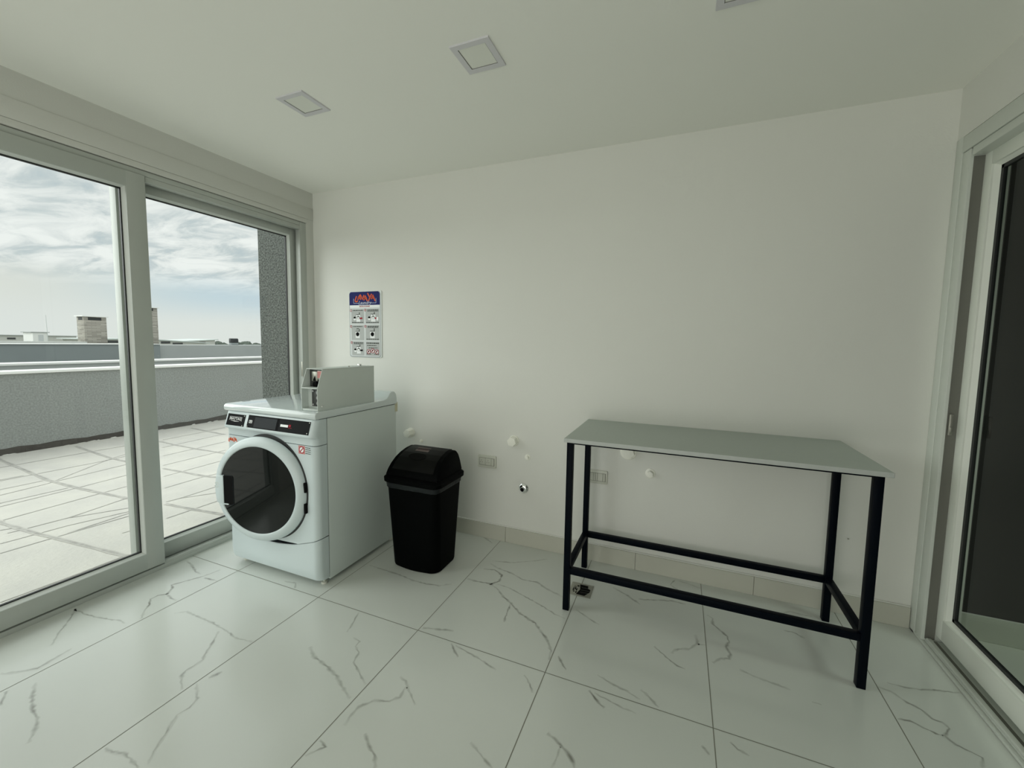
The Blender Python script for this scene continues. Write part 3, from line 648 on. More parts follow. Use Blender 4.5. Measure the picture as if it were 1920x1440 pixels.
MB().prism([(0.463, -0.8082, 1.083), (0.482, -0.8082, 1.083), (0.476, -0.8082, 1.110), (0.466, -0.8082, 1.093)], (0, -0.001, 0)).build('arrow_mark', m_blackm, sl)
MB().cyl((0.480, -0.815, 1.065), (0.480, -0.802, 1.065), 0.016, 0.016, 24, bev=0.002).build('coin_return', m_blackm, sl)
vt = MB().box(cx0 + t, cx1 - t, -0.815, -0.795, 0.942, 1.0475).build('vault_door', m_coin, coin)
MB().box(0.466, 0.538, -0.822, -0.815, 0.952, 1.040, bev=0.002).build('lock_plate', m_coind, vt)
for z in (1.032, 0.962):
    MB().cyl((0.478, -0.826, z), (0.478, -0.821, z), 0.005, 0.004, 12).build('screw', m_chrome, vt)
for z in (1.025, 0.998, 0.97):
    MB().cyl((0.512, -0.829, z), (0.512, -0.821, z), 0.009, 0.008, 16).build('lock', m_chrome, vt)
MB().cyl((0.5428, -0.832, 0.957), (0.5475, -0.832, 0.957), 0.0055, 0.0045, 14).build('screw', m_chrome, coin)
MB().cyl((0.492, -0.50, 1.1475), (0.492, -0.50, 1.160), 0.013, 0.012, 20, bev=0.001).build('top_lock', m_chrome, coin)
MB().cyl((0.492, -0.585, 1.1475), (0.492, -0.585, 1.153), 0.004, 0.004, 12).build('top_bolt', m_steel, coin)

# ================================================================== SWING-TOP BIN
bx, by = 0.886, -0.413
bin_ = thing('swing_top_bin', (bx, by, 0), 'tall black plastic swing-top bin between the dryer and the wall outlet', 'bin')
def rrect(x0, x1, y0, y1, r, z, n=7, bulge=0.0):
    P = []
    for cx, cy, a0 in ((x1 - r, y1 - r, 0), (x0 + r, y1 - r, 90), (x0 + r, y0 + r, 180), (x1 - r, y0 + r, 270)):
        for k in range(n + 1):
            a = R(a0 + 90 * k / n); P.append([cx + r * math.cos(a), cy + r * math.sin(a), z])
    # subdivide the front edge so it may bulge
    out = []
    for i, p in enumerate(P):
        out.append(p)
        if i == 3 * (n + 1) - 1:
            q = P[i + 1]
            for k in range(1, 8):
                s = k / 8; out.append([p[0] + (q[0] - p[0]) * s, p[1] + (q[1] - p[1]) * s - bulge * math.sin(PI * s), z])
    return [tuple(p) for p in out]
rings = []
for f in (0.0, 0.004, 0.02, 0.15, 0.35, 0.6, 0.8, 1.0):
    z = 0.505 * f; e = 0.006 if f == 0 else (0.002 if f == 0.004 else 0)
    rings.append(rrect(0.730 - 0.018 * f + e, 1.040 + 0.016 * f - e, -0.530 - 0.026 * f + e, -0.290 + 0.026 * f - e, 0.058 - 0.016 * f, z, bulge=0.010 * (1 - f)))
MB().loft(rings).build('bin_body', m_black, bin_, smooth=50)
lid = MB()
lid.loft([rrect(0.703, 1.067, -0.562, -0.258, 0.045, 0.500), rrect(0.695, 1.075, -0.570, -0.250, 0.050, 0.506), rrect(0.694, 1.076, -0.571, -0.249, 0.050, 0.527), rrect(0.701, 1.069, -0.564, -0.256, 0.046, 0.534), rrect(0.712, 1.058, -0.553, -0.267, 0.04, 0.540)])
dome = [(-0.552, 0.537), (-0.537, 0.572), (-0.513, 0.602), (-0.478, 0.630), (-0.435, 0.650), (-0.385, 0.663), (-0.340, 0.667), (-0.312, 0.660), (-0.292, 0.637), (-0.280, 0.600), (-0.272, 0.537)]
def taper(mb):
    for v in mb.bm.verts:
        if v.co.z > 0.54: v.co.x = 0.887 + (v.co.x - 0.887) * (1 - 0.11 * (v.co.z - 0.54) / 0.12)
    return mb
d_ = MB().prism([(0.712, y, z) for y, z in dome], (0.346, 0, 0), 0.009); taper(d_)
me_ = bpy.data.meshes.new('e'); d_.bm.to_mesh(me_); d_.bm.free(); lid.bm.from_mesh(me_); bpy.data.meshes.remove(me_)
lid_o = lid.build('bin_lid', m_black, bin_, smooth=40)
m_flap = mat('black_flap_plastic', (0.0032, 0.0036, 0.0030), 0.42, var=0.15, scale=40, spec=0.10)
fl = [(y, z + 0.0035) for y, z in dome[1:8]]
mb = MB().prism([(0.742, y, z) for y, z in fl] + [(0.742, -0.335, 0.64), (0.742, -0.47, 0.605)], (0.286, 0, 0), 0.003); taper(mb)
flap = mb.build('swing_flap', m_flap, lid_o, smooth=40)
# label and finger recess on the flap
def flp(x, s, off):
    y = -0.53 + s * 0.20
    for (ya, za), (yb, zb) in zip(fl, fl[1:]):
        if ya <= y <= yb:
            u = (y - ya) / (yb - ya); z = za + (zb - za) * u; n = Vector((0, -(zb - za), yb - ya)).normalized()
            return Vector((x, y, z)) + n * off
mb = MB(); a = [flp(x, s, 0.0012) for x, s in ((0.822, 0.56), (0.912, 0.56), (0.905, 0.80), (0.815, 0.80))]
mb.poly(a); lb = mb.build('bin_label', mat('faded_label', (0.105, 0.075, 0.07), 0.6, var=0.2, scale=60), lid_o, smooth=0)
mb = MB(); ex = (a[1] - a[0]).normalized(); ey = (a[3] - a[0]).normalized()
mb._merge(text_mesh('LAVAYA', 0.020, basis((a[0] + a[2]) / 2 + ex.cross(ey) * 0.0006, ex, ey, ex.cross(ey)), bold=0.0006))
mb.build('bin_label_text', mat('dull_red_print', (0.06, 0.016, 0.016), 0.6), lid_o)
c0 = flp(0.872, 0.33, 0.0006); c1 = flp(0.872, 0.38, 0.0006); ey = (c1 - c0).normalized(); nn = Vector((1, 0, 0)).cross(ey)
mb = MB(); pts = [c0 + Vector((1, 0, 0)) * 0.058 * math.cos(2 * PI * k / 28) + ey * 0.028 * math.sin(2 * PI * k / 28) for k in range(28)]
mb.prism(pts, nn * 0.0015); mb.build('finger_recess', m_blackm, lid_o)

# liner folded over the rim, below the lid
rng = lambda z, g, dz=0: rrect(0.712 - g, 1.056 + g, -0.556 - g, -0.264 + g, 0.043, z)
rb = random.Random(11)
rings = []
for z, g in ((0.472, 0.0015), (0.477, 0.0040), (0.483, 0.0025), (0.490, 0.0055), (0.496, 0.004), (0.4995, 0.005)):
    rings.append([(x, y, zz + (rb.uniform(-0.0022, 0.0022) if z < 0.49 else 0)) for x, y, zz in rng(z, g)])
o = MB().loft(rings, caps=False).build('bin_liner', m_bag, None, (bx, by, 0.472), smooth=60)
tag(o, 'grey plastic liner folded over the rim of the black bin', 'bin liner')

# ================================================================== TABLE
tb = thing('work_table', (2.355, -0.31, 0), 'grey laminate work table on a dark square-tube frame, right of the bin', 'table')
TX0, TX1, TY0, TY1, TZ = 1.752, 2.968, -0.554, -0.006, 0.858
mb = MB().box(TX0, TX1, TY0, TY1, TZ - 0.019, TZ, bev=0.0015, seg=1)
for f in mb.bm.faces:
    pass
top = mb.build('tabletop', [m_table, m_edge], tb, smooth=0)
for p in top.data.polygons:
    p.material_index = 0 if p.normal.z > 0.9 else 1
LX = (1.760, 2.922); LY = (-0.527, -0.111); W = 0.030
for x in LX:
    for y in LY:
        l = MB().box(x, x + W, y, y + W, 0.0, TZ - 0.0191, bev=0.002).build('leg', m_leg, tb)
for y in LY:
    MB().box(LX[0] + W, LX[1], y + 0.001, y + W - 0.001, 0.1865, 0.2165, bev=0.002).build('stretcher', m_leg, tb)
    MB().box(LX[0] + W, LX[1], y + 0.001, y + W - 0.001, TZ - 0.031, TZ - 0.0195, bev=0.001).build('top_rail', m_leg, tb)
for x in LX:
    MB().box(x + 0.001, x + W - 0.001, LY[0] + W, LY[1], 0.1865, 0.2165, bev=0.002).build('stretcher', m_leg, tb)
    MB().box(x + 0.001, x + W - 0.001, LY[0] + W, LY[1], TZ - 0.031, TZ - 0.0195, bev=0.001).build('top_rail', m_leg, tb)

# ================================================================== INSTRUCTION SIGN
sg = thing('laundry_sign', (0.097, -0.002, 1.416), 'blue and white laundry instruction sign on the wall above the dryer', 'sign')
sx0, sx1, sz0, sz1 = -0.050, 0.232, 1.178, 1.653
su = lambda u: sx0 + u * (sx1 - sx0)
sv = lambda v: sz1 - v * (sz1 - sz0)
def rr2(x0, x1, z0, z1, r, y, corners=(1, 1, 1, 1), n=6):
    P = []
    for (cx, cz, a0, px, pz), c in zip(((x1, z1, 0, -1, -1), (x0, z1, 90, 1, -1), (x0, z0, 180, 1, 1), (x1, z0, 270, -1, 1)), corners):
        if not c: P.append((cx, y, cz)); continue
        for k in range(n + 1):
            a = R(a0 + 90 * k / n); P.append((cx + px * r + r * math.cos(a), y, cz + pz * r + r * math.sin(a)))
    return P
FNs = Vector((0, -1, 0))
MB().prism(rr2(sx0 - 0.003, sx1 + 0.012, sz0 - 0.003, sz1 + 0.004, 0.012, -0.001), (0, -0.004, 0)).build('backing_board', m_acryl, sg)
MB().prism(rr2(sx0 - 0.0005, sx1 + 0.0035, sz0 - 0.001, sz1, 0.020, -0.0050), (0, -0.0006, 0)).build('printed_border', mat('border_grey', (0.16, 0.19, 0.21), 0.5), sg)
face = MB().prism(rr2(sx0 + 0.0025, sx1 + 0.0015, sz0 + 0.002, sz1 - 0.0005, 0.019, -0.0056), (0, -0.0005, 0)).build('printed_face', mat('sign_face_grey', (0.60, 0.63, 0.63), 0.4), sg)
MB().prism(rr2(su(0.005), su(0.995), sv(0.205), sv(0.003), 0.020, -0.0061, (1, 1, 0, 0)), (0, -0.0004, 0)).build('header', m_blue, sg)
MB().prism(rr2(su(0.02), su(0.985), sv(0.245), sv(0.206), 0.002, -0.0061), (0, -0.0004, 0)).build('title_strip', m_white, sg)
ys = -0.0068
mb = MB(); strokes(mb, WORD, (su(0.185), ys, sv(0.026)), 0.0098, 0.190, 0.064, 0.0); mb.build('logo_word', m_orange, sg, smooth=0)
mb = MB(); rbn = lambda pts, w: mb.ribbon([(su(a), ys, sv(b)) for a, b in pts], w, up=(0, -1, 0))
rbn([(0.145, 0.105), (0.145, 0.178)], 0.003); rbn([(0.145, 0.1765), (0.30, 0.1765)], 0.003); rbn([(0.71, 0.1765), (0.875, 0.1765)], 0.003); rbn([(0.875, 0.178), (0.875, 0.105)], 0.003)
mb._merge(text_mesh('Laundry', 0.034, basis((su(0.505), ys, sv(0.172)), (1, 0, 0), (0, 0, 1), (0, -1, 0)), shear=0.35, bold=0.0003, sx=1.05))
mb.build('logo_frame_and_word', mat('pale_blue_print', (0.50, 0.54, 0.66), 0.5), sg)
mb = MB(); mb._merge(text_mesh('INSTRUCCIONES', 0.0125, basis((su(0.505), ys, sv(0.226)), (1, 0, 0), (0, 0, 1), (0, -1, 0)), bold=0.0003)); mb.build('title_text', m_red, sg)
cells = [(0.065, 0.475, 0.268, 0.487), (0.535, 0.975, 0.264, 0.487), (0.065, 0.475, 0.515, 0.742), (0.535, 0.975, 0.512, 0.742), (0.075, 0.475, 0.765, 0.978), (0.535, 0.975, 0.765, 0.978)]
def sbox(x0, x1, z0, z1, y=ys): return [(x0, y, z0), (x1, y, z0), (x1, y, z1), (x0, y, z1)]
rs = random.Random(2)
def pseudo(mb, u0, u1, v, h, n=1):
    for k in range(n):
        u = u0
        while u < u1 - 0.01:
            w = min(rs.uniform(0.03, 0.075), u1 - u); mb.poly(sbox(su(u), su(u + w), sv(v + k * h * 1.5 + h), sv(v + k * h * 1.5), ys - 0.0004)); u += w + 0.010
for i, (u0, u1, v0, v1) in enumerate(cells):
    cell = MB().prism(rr2(su(u0), su(u1), sv(v1), sv(v0), 0.004, -0.0061), (0, -0.0004, 0)).build('step_panel', m_grey, sg)
    w_ = u1 - u0; h_ = v1 - v0
    U = lambda a: su(u0 + a * w_)
    V = lambda b_: sv(v0 + b_ * h_)
    PM = [m_white, m_blackm, m_red, m_ink]
    def bx_(mb, a, b_, c, d, k, mi): mb.poly(sbox(U(a), U(b_), V(d), V(c), ys - k), mi)
    def disc(mb, a, b_, r, k, mi, n=18): mb.poly([(U(a) + r * math.cos(2 * PI * q / n), ys - k, V(b_) + r * math.sin(2 * PI * q / n)) for q in range(n)], mi)
    def line(name, ua, ub, v, h, n=1):
        tx = MB(); pseudo(tx, ua, ub, v, h, n); tx.build(name, m_ink, cell, smooth=0)
    if i < 5:
        line('step_text', u0 + 0.06, u1 - 0.03, v0 + 0.012, 0.011, 2 if i in (1, 3, 4) else 1)
        cxd, czd = su(u0 - 0.012), sv(v0 + 0.018)
        bs = lambda k: basis((cxd, ys - k, czd), (1, 0, 0), (0, 0, 1), (0, -1, 0))
        nb = MB().lathe([(0.0, 0), (0.0095, 0)], bs(0.0006), 20)
        for f in nb.bm.faces: f.material_index = 0
        n0 = len(nb.bm.faces)
        nb.lathe([(0.0065, 0), (0.0095, 0)], bs(0.0010), 20); nb._merge(text_mesh(str(i + 1), 0.013, bs(0.0010), bold=0.0003))
        for k, f in enumerate(nb.bm.faces): f.material_index = 0 if k < n0 else 2
        nb.build('step_number', PM, cell, smooth=0)
        pg = MB()
        if i in (0, 1, 4):
            disc(pg, 0.27, 0.66, 0.012, 0.0003, 0); bx_(pg, 0.40, 0.72, 0.40, 0.88, 0.0004, 0)
            pg.poly([(U(0.27) + 0.0115 * math.cos(PI * q / 10), ys - 0.0008, V(0.64) + 0.0135 * math.sin(PI * q / 10)) for q in range(11)], 1)
            disc(pg, 0.56, 0.58, 0.0125, 0.0008, 3); disc(pg, 0.56, 0.61, 0.0085, 0.0012, 0)
            bx_(pg, 0.36, 0.68, 0.345, 0.375, 0.0006, 3); bx_(pg, 0.62, 0.68, 0.22, 0.36, 0.0006, 3); bx_(pg, 0.5, 0.54, 0.37, 0.42, 0.0005, 3)
            pg.poly([(U(0.66), ys - .0014, V(0.60)), (U(0.88), ys - .0014, V(0.56)), (U(0.90), ys - .0014, V(0.68)), (U(0.70), ys - .0014, V(0.70))], 2 if i < 2 else 1)
            if i == 1: bx_(pg, 0.80, 0.95, 0.56, 0.80, 0.0016, 0)
        else:
            bx_(pg, 0.33, 0.66, 0.42, 0.86, 0.0004, 0); disc(pg, 0.49, 0.60, 0.0155, 0.0008, 1); bx_(pg, 0.33, 0.66, 0.375, 0.425, 0.0006, 3)
            if i == 2: pg.ribbon([(U(0.40), ys - .0006, V(0.25)), (U(0.55), ys - .0006, V(0.22)), (U(0.66), ys - .0006, V(0.30)), (U(0.60), ys - .0006, V(0.40))], 0.005, up=(0, -1, 0), mi=3)
            else: bx_(pg, 0.60, 0.66, 0.21, 0.38, 0.0006, 3)
        pg.build('pictogram', PM, cell, smooth=0)
        if i in (0, 1, 3): line('footer_text', u0 + 0.02, u1 - 0.02, v1 - 0.022, 0.012)
    else:
        line('warning_text', u0 + 0.02, u1 - 0.02, v0 + 0.014, 0.016); line('warning_text', u0 + 0.04, u1 - 0.10, v0 + 0.052, 0.011); line('warning_text', u0 + 0.09, u1 - 0.07, v0 + 0.088, 0.011)
        for a, b_ in ((0.20, 0.71), (0.50, 0.64), (0.80, 0.71)):
            pg = MB(); disc(pg, a, b_, 0.0165, 0.0004, 0)
            pg.poly(sbox(U(a) - 0.006, U(a) + 0.004, V(b_) - 0.006, V(b_) + 0.008, ys - 0.0006), 1)
            n0 = len(pg.bm.faces)
            pg.lathe([(0.0135, 0), (0.0175, 0)], basis((U(a), ys - 0.0008, V(b_)), (1, 0, 0), (0, 0, 1), (0, -1, 0)), 24)
            for k, f in enumerate(pg.bm.faces):
                if k >= n0: f.material_index = 2
            pg.ribbon([(U(a) - 0.010, ys - 0.0010, V(b_) - 0.010), (U(a) + 0.010, ys - 0.0010, V(b_) + 0.010)], 0.004, up=(0, -1, 0), mi=2)
            pg.build('prohibition_symbol', PM, cell, smooth=0)
        line('footer_text', u0 + 0.02, u0 + 0.17, v1 - 0.030, 0.012); line('footer_text', u1 - 0.17, u1 - 0.02, v1 - 0.030, 0.012)

# ================================================================== WALL FITTINGS
def outlet(x0, z0, w, h, label, pieces, depth=0.012):
    t_ = thing('wall_outlet', (x0 + w / 2, -0.001, z0 + h / 2), label, 'power outlet', 'ivory outlets on the back wall')
    MB().prism(rr2(x0, x0 + w, z0, z0 + h, 0.008, 0.0), (0, -depth, 0), 0.002).build('cover_plate', m_outlet, t_)
    mb = MB(); mw = w * 0.80; mh = h * 0.56; mx = x0 + (w - mw) / 2; mz = z0 + (h - mh) / 2
    MB().prism(sbox(mx - 0.002, mx + mw + 0.002, mz - 0.002, mz + mh + 0.002, -depth + 0.0005), (0, -0.0008, 0)).build('recess', m_track_shade, t_)
    k = mw / sum(pieces); x = mx
    for p in pieces:
        MB().box(x + 0.0008, x + p * k - 0.0008, -depth - 0.0025, -depth + 0.001, mz, mz + mh, bev=0.001, seg=1).build('module', m_outlet, t_); x += p * k
    return t_
o1 = outlet(1.030, 0.478, 0.130, 0.082, 'ivory wall outlet on bare wall right of the black bin', (1.0, 1.0, 0.45))
for dx in (1.058, 1.105):
    for q in range(3):
        a = R(90 + 120 * q); MB().cyl((dx + 0.008 * math.cos(a), -0.0152, 0.519 + 0.008 * math.sin(a)), (dx + 0.008 * math.cos(a), -0.0144, 0.519 + 0.008 * math.sin(a)), 0.0022, 0.0022, 8).build('socket_hole', m_track_shade, o1)
outlet(1.752, 0.478, 0.125, 0.080, 'ivory wall outlet seen behind the left legs of the table', (1, 0.35, 0.35, 1.0, 0.45), 0.010)

def hex_plug(x, z, r, ln, label, rot=0.3, flange=1.12):
    t_ = thing('pipe_plug', (x, 0, z), label, 'pipe plug', 'white pipe plugs on the back wall')
    MB().cyl((x, 0.0, z), (x, -0.006, z), r * flange, r * flange * 0.94, 28, bev=0.001).build('flange', m_cap, t_)
    MB().cyl((x, -0.005, z), (x, -ln, z), r, r * 0.97, 6, bev=0.0012, rot=rot).build('hex_head', m_cap, t_)
    MB().lathe([(0.0, 0.001), (r * 0.35, 0.001), (r * 0.40, -0.001)], basis((x, -ln, z), (1, 0, 0), (0, 0, 1), (0, -1, 0)), 20).build('centre_boss', m_cap, t_)
hex_plug(0.490, 0.652, 0.030, 0.052, 'white hexagonal pipe plug sticking out just above the bin')
hex_plug(1.281, 0.677, 0.031, 0.050, 'white hexagonal pipe plug above and right of the bare outlet')
hex_plug(1.988, 0.688, 0.038, 0.032, 'white pipe plug half hidden under the front edge of the table', flange=1.25)
def round_cap(x, z, r, label):
    t_ = thing('blanking_plug', (x, 0, z), label, 'blanking plug', 'small round white plugs on the back wall')
    MB().lathe([(0.0, 0.010), (r * 0.45, 0.009), (r * 0.62, 0.005), (r * 0.9, 0.0035), (r, -0.002)], basis((x, 0, z), (1, 0, 0), (0, 0, 1), (0, -1, 0)), 28).build('cap_disc', m_cap, t_)
    MB().cyl((x, -0.004, z), (x, -0.006 - r * 0.75, z), r * 0.66, r * 0.60, 6, bev=0.001).build('cap_stud', m_cap, t_)
round_cap(1.374, 0.580, 0.019, 'small round white blanking plug above the chrome drain')
round_cap(2.113, 0.577, 0.029, 'round white blanking plug on the wall seen through the table frame')
round_cap(0.580, 0.600, 0.013, 'tiny white blanking plug just above the bin lid')

ch = thing('chrome_drain_outlet', (1.352, 0, 0.375), 'round chrome drain outlet low on the wall between bin and table', 'drain outlet')
CM = basis((1.352, 0, 0.375), (1, 0, 0), (0, 0, 1), (0, -1, 0))
MB().lathe([(0.0, 0.016), (0.014, 0.016), (0.022, 0.013), (0.031, 0.006), (0.0345, 0.001), (0.0345, 0.0)], CM, 48).build('escutcheon', m_chrome, ch)
MB().lathe([(0.0, 0.0175), (0.0085, 0.018), (0.013, 0.030), (0.0145, 0.030), (0.0145, 0.012), (0.016, 0.010)], CM, 32).build('spigot', m_chrome, ch)
MB().cyl((1.352, -0.016, 0.375), (1.352, -0.021, 0.375), 0.0085, 0.0085, 16).build('bore', m_blackm, ch)
o = MB().cyl((3.032, -0.0005, 0.380), (3.032, -0.006, 0.380), 0.0032, 0.0028, 12).build('wall_screw', m_steel, None, (3.032, -0.003, 0.380))
tag(o, 'tiny dark screw in the wall right of the table leg', 'screw')

# floor drain
fx0, fx1, fy0, fy1 = 1.751, 1.866, -0.389, -0.274
fd = thing('floor_drain', ((fx0 + fx1) / 2, (fy0 + fy1) / 2, 0.0), 'small square steel floor drain grate under the table', 'floor drain')
mb = MB()
for a, b_, c, d in ((fx0, fx1, fy0, fy0 + .010), (fx0, fx1, fy1 - .010, fy1), (fx0, fx0 + .010, fy0 + .010, fy1 - .010), (fx1 - .010, fx1, fy0 + .010, fy1 - .010)):
    mb.box(a, b_, c, d, 0.0004, 0.0030, bev=0.0006, seg=1)
mb.build('drain_frame', m_steel, fd)
MB().box(fx0 + .010, fx1 - .010, fy0 + .010, fy1 - .010, 0.0004, 0.0012).build('drain_pit', m_blackm, fd)
mid = fx0 + 0.053
mb = MB()
mb.poly([(fx0 + .010, fy0 + .010, 0.0024), (mid - 0.012, fy0 + .010, 0.0024), (mid, (fy0 + fy1) / 2, 0.0024), (mid - 0.010, fy1 - .010, 0.0024), (fx0 + .010, fy1 - .010, 0.0024)])
mb.poly([(fx1 - .028, fy1 - .010, 0.0024), (fx1 - .010, fy1 - .010, 0.0024), (fx1 - .010, fy1 - 0.042, 0.0024), (fx1 - .024, fy1 - 0.036, 0.0024)][::-1])
mb.poly([(fx1 - .030, fy0 + .010, 0.0024), (fx1 - .010, fy0 + .010, 0.0024), (fx1 - .010, fy0 + 0.05, 0.0024)])
mb.build('grate', m_steel, fd, smooth=0)
mb = MB()
for sxx, syy, rx_, ry_ in ((0.020, 0.046, .004, .010), (0.028, 0.058, .0035, .013), (0.036, 0.050, .0035, .012), (0.024, 0.076, .007, .003), (0.038, 0.085, .0065, .0065), (0.025, 0.030, .005, .005), (0.038, 0.026, .0035, .009), (0.019, 0.062, .003, .006)):
    mb.poly([(fx0 + sxx + rx_ * math.cos(2 * PI * k / 12), fy0 + syy + ry_ * math.sin(2 * PI * k / 12), 0.0027) for k in range(12)])
mb.build('grate_slots', m_blackm, fd, smooth=0)
mb = MB()
for yy in (0.035, 0.055, 0.078):
    mb.ribbon([(mid + 0.004, fy0 + yy, 0.0022), (fx1 - 0.012, fy0 + yy + 0.004, 0.0022)], 0.004)
mb.build('grate_bars', m_coind, fd, smooth=0)
# ================================================================== OUTSIDE: TERRACE AND ROOFS
def terrace():
    bm = bmesh.new(); lay = bm.verts.layers.float.new('vein')
    def face(pts, vals):
        vs = [bm.verts.new(p) for p in pts]
        for v, a in zip(vs, vals): v[lay] = a
        f = bm.faces.new(vs); f.normal_update()
        if f.normal.z < 0: f.normal_flip()
    z = -0.03
    face([(-4.62, -9, z), (XL - 0.15, -9, z), (XL - 0.15, 9, z), (-4.62, 9, z)], [0] * 4)
    rnd = random.Random(4)
    def line(pl, w, s):
        P = [Vector((x, y, z)) for x, y in pl]; rows = []
        Q = []
        for a, b in zip(P, P[1:]):
            n = max(1, int((b - a).length / 0.10))
            for k in range(n): Q.append(a.lerp(b, k / n))
        Q.append(P[-1])
        for i, q in enumerate(Q):
            t = (Q[min(i + 1, len(Q) - 1)] - Q[max(i - 1, 0)]).normalized(); sd = Vector((-t.y, t.x, 0)); ww = w * rnd.uniform(0.75, 1.25); a = s * rnd.uniform(0.75, 1)
            row = []
            for k, v_ in ((-1.4, 0), (-0.6, a), (0.6, a), (1.4, 0)):
                v = bm.verts.new(q + sd * ww * 0.5 * k + Vector((0, 0, 0.002 + 0.0005 * (w > 0.02)))); v[lay] = v_; row.append(v)
            rows.append(row)
        for a, b in zip(rows, rows[1:]):
            for k in range(3):
                f = bm.faces.new((a[k], b[k], b[k + 1], a[k + 1])); f.normal_update()
                if f.normal.z < 0: f.normal_flip()
    for pl in TK: line(pl, 0.023, 1.0)
    for pl in TN: line(pl, 0.008, 1.0)
    # the same slab grid carried on where the photo does not reach
    for y in (-1.75, -2.36, -2.97, -3.6, -4.2, 1.93, 2.55, 3.2):
        line([(-4.58, y), (-2.5, y + 0.03), (XL - 0.16, y + 0.06)], 0.030, 0.8)
    for x in (-4.0, -3.42, -2.95, -2.57, -2.2, -1.9, -1.53, -1.2, -0.83):
        line([(x, -1.75), (x - 0.01, -4.2)], 0.011, 0.8); line([(x, 1.31), (x - 0.02, 3.2)], 0.011, 0.8)
    for x in (-3.95, -3.46, -3.1, -2.66):
        line([(x, -1.75), (x + 0.02, -1.16)], 0.011, 0.8); line([(x - 0.02, -1.16), (x, -0.62)], 0.011, 0.8)
    line([(-4.60, -1.19), (-2.164, -1.157)], 0.03, 0.85); line([(-4.6, 0.66), (-3.8, 0.684)], 0.03, 0.85); line([(-1.8, 0.68), (-2.594, 0.668)], 0.03, 0.8); line([(-4.60, -0.46), (-4.404, -0.482)], 0.03, 0.85)
    me = bpy.data.meshes.new('terrace_floor'); bm.to_mesh(me); bm.free(); me.materials.append(m_slab)
    o = bpy.data.objects.new('terrace_floor', me); C.objects.link(o); return o
struct(terrace(), 'pale stone slab terrace floor outside the window', 'terrace')
MB().box(0, 0, 0, 0, 0, 0).bm.free()
struct(MB().box(-4.80, -4.60, -9, 9, -0.6, 0.862).build('parapet_wall', m_stucco), 'grey stucco parapet wall along the terrace', 'parapet')
struct(MB().box(-4.83, -4.575, -9, 9, 0.862, 0.893, bev=0.003).build('parapet_coping', m_cap_st), 'white coping strip on top of the near parapet', 'coping')
mb = MB(); rnd = random.Random(9); y = -9.0; pts = []
while y < 9: pts.append((y, 0.05 + rnd.uniform(-0.010, 0.014))); y += rnd.uniform(0.05, 0.16)
for (ya, za), (yb, zb) in zip(pts, pts[1:]):
    mb.poly([(-4.5985, ya, -0.03), (-4.5985, yb, -0.03), (-4.5985, yb, zb - 0.012), (-4.5985, ya, za - 0.012)])
struct(mb.build('trim_3', m_strip, smooth=0), 'dark membrane strip at the foot of the parapet', 'trim')
mb = MB()
for k in range(60):
    y = rnd.uniform(-2, 6); w = rnd.uniform(0.03, 0.10); h = rnd.uniform(0.004, 0.014)
    mb.poly([(-4.597, y, -0.029), (-4.597, y + w, -0.029), (-4.595, y + w * 0.7, -0.03 + h), (-4.595, y + w * 0.25, -0.03 + h * 0.8)])
struct(mb.build('trim_4', m_cap_st, smooth=0), 'white mortar splashes along the foot of the parapet', 'trim')
struct(MB().box(-6.25, -6.02, -9, 12, -12, 0.884).build('second_parapet_wall', m_farwall2), 'grey wall of the next roof behind the near parapet', 'parapet')
struct(MB().box(-6.28, -5.99, -9, 12, 0.884, 0.914, bev=0.003).build('second_parapet_coping', m_cap_st), 'white coping strip of the next roof behind the near parapet', 'coping')
struct(MB().box(-9.5, -9.0, -12, 3.40, -12, 1.120).build('roof_wall', m_farwall), 'blue grey rendered roof wall below the stone chimneys', 'wall')
struct(MB().box(-9.9, -9.1, 3.40, 14, -12, 1.105).build('roof_wall_light', m_farwall2), 'light grey rendered roof wall behind the right window leaf', 'wall')
struct(MB().box(-9.85, -9.50, -12, 2.33, 1.0, 1.17).build('roof_ledge', mat('ledge_grey', (0.44, 0.45, 0.43), 0.9)), 'pale roof ledge left of the stone chimney', 'ledge')
struct(MB().box(-9.52, -8.98, -12, 3.40, 1.120, 1.135).build('roof_wall_coping', m_cap_st), 'thin pale edge along the blue grey roof wall', 'coping')
# dark stucco return wall just outside the window
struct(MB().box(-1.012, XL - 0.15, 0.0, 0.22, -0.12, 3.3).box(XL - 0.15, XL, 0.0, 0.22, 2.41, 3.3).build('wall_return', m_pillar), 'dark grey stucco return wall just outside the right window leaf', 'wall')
struct(MB().box(-400, -4.9, -300, 400, -12.2, -12.0).build('ground', mat('far_ground', (0.20, 0.22, 0.18), 0.95, var=0.3, scale=0.05)), 'distant ground far below the roofs', 'ground')

m_stone = mat('stone_cladding', (0.40, 0.375, 0.325), 0.9, var=0.35, scale=14, bump=0.6, bscale=30)
# courses of ledge stone through a brick texture
nt = m_stone.node_tree; bk = node(nt, 'ShaderNodeTexBrick'); bk.inputs['Scale'].default_value = 7; bk.inputs['Row Height'].default_value = 0.22; bk.inputs['Brick Width'].default_value = 1.1
bk.inputs['Color1'].default_value = (0.47, 0.44, 0.385, 1); bk.inputs['Color2'].default_value = (0.29, 0.27, 0.235, 1); bk.inputs['Mortar'].default_value = (0.20, 0.19, 0.17, 1); bk.inputs['Mortar Size'].default_value = 0.012
tc = node(nt, 'ShaderNodeTexCoord'); sp = node(nt, 'ShaderNodeSeparateXYZ'); ad = node(nt, 'ShaderNodeMath', operation='ADD'); cb = node(nt, 'ShaderNodeCombineXYZ')
nt.links.new(tc.outputs['Object'], sp.inputs[0]); nt.links.new(sp.outputs[0], ad.inputs[0]); nt.links.new(sp.outputs[1], ad.inputs[1])
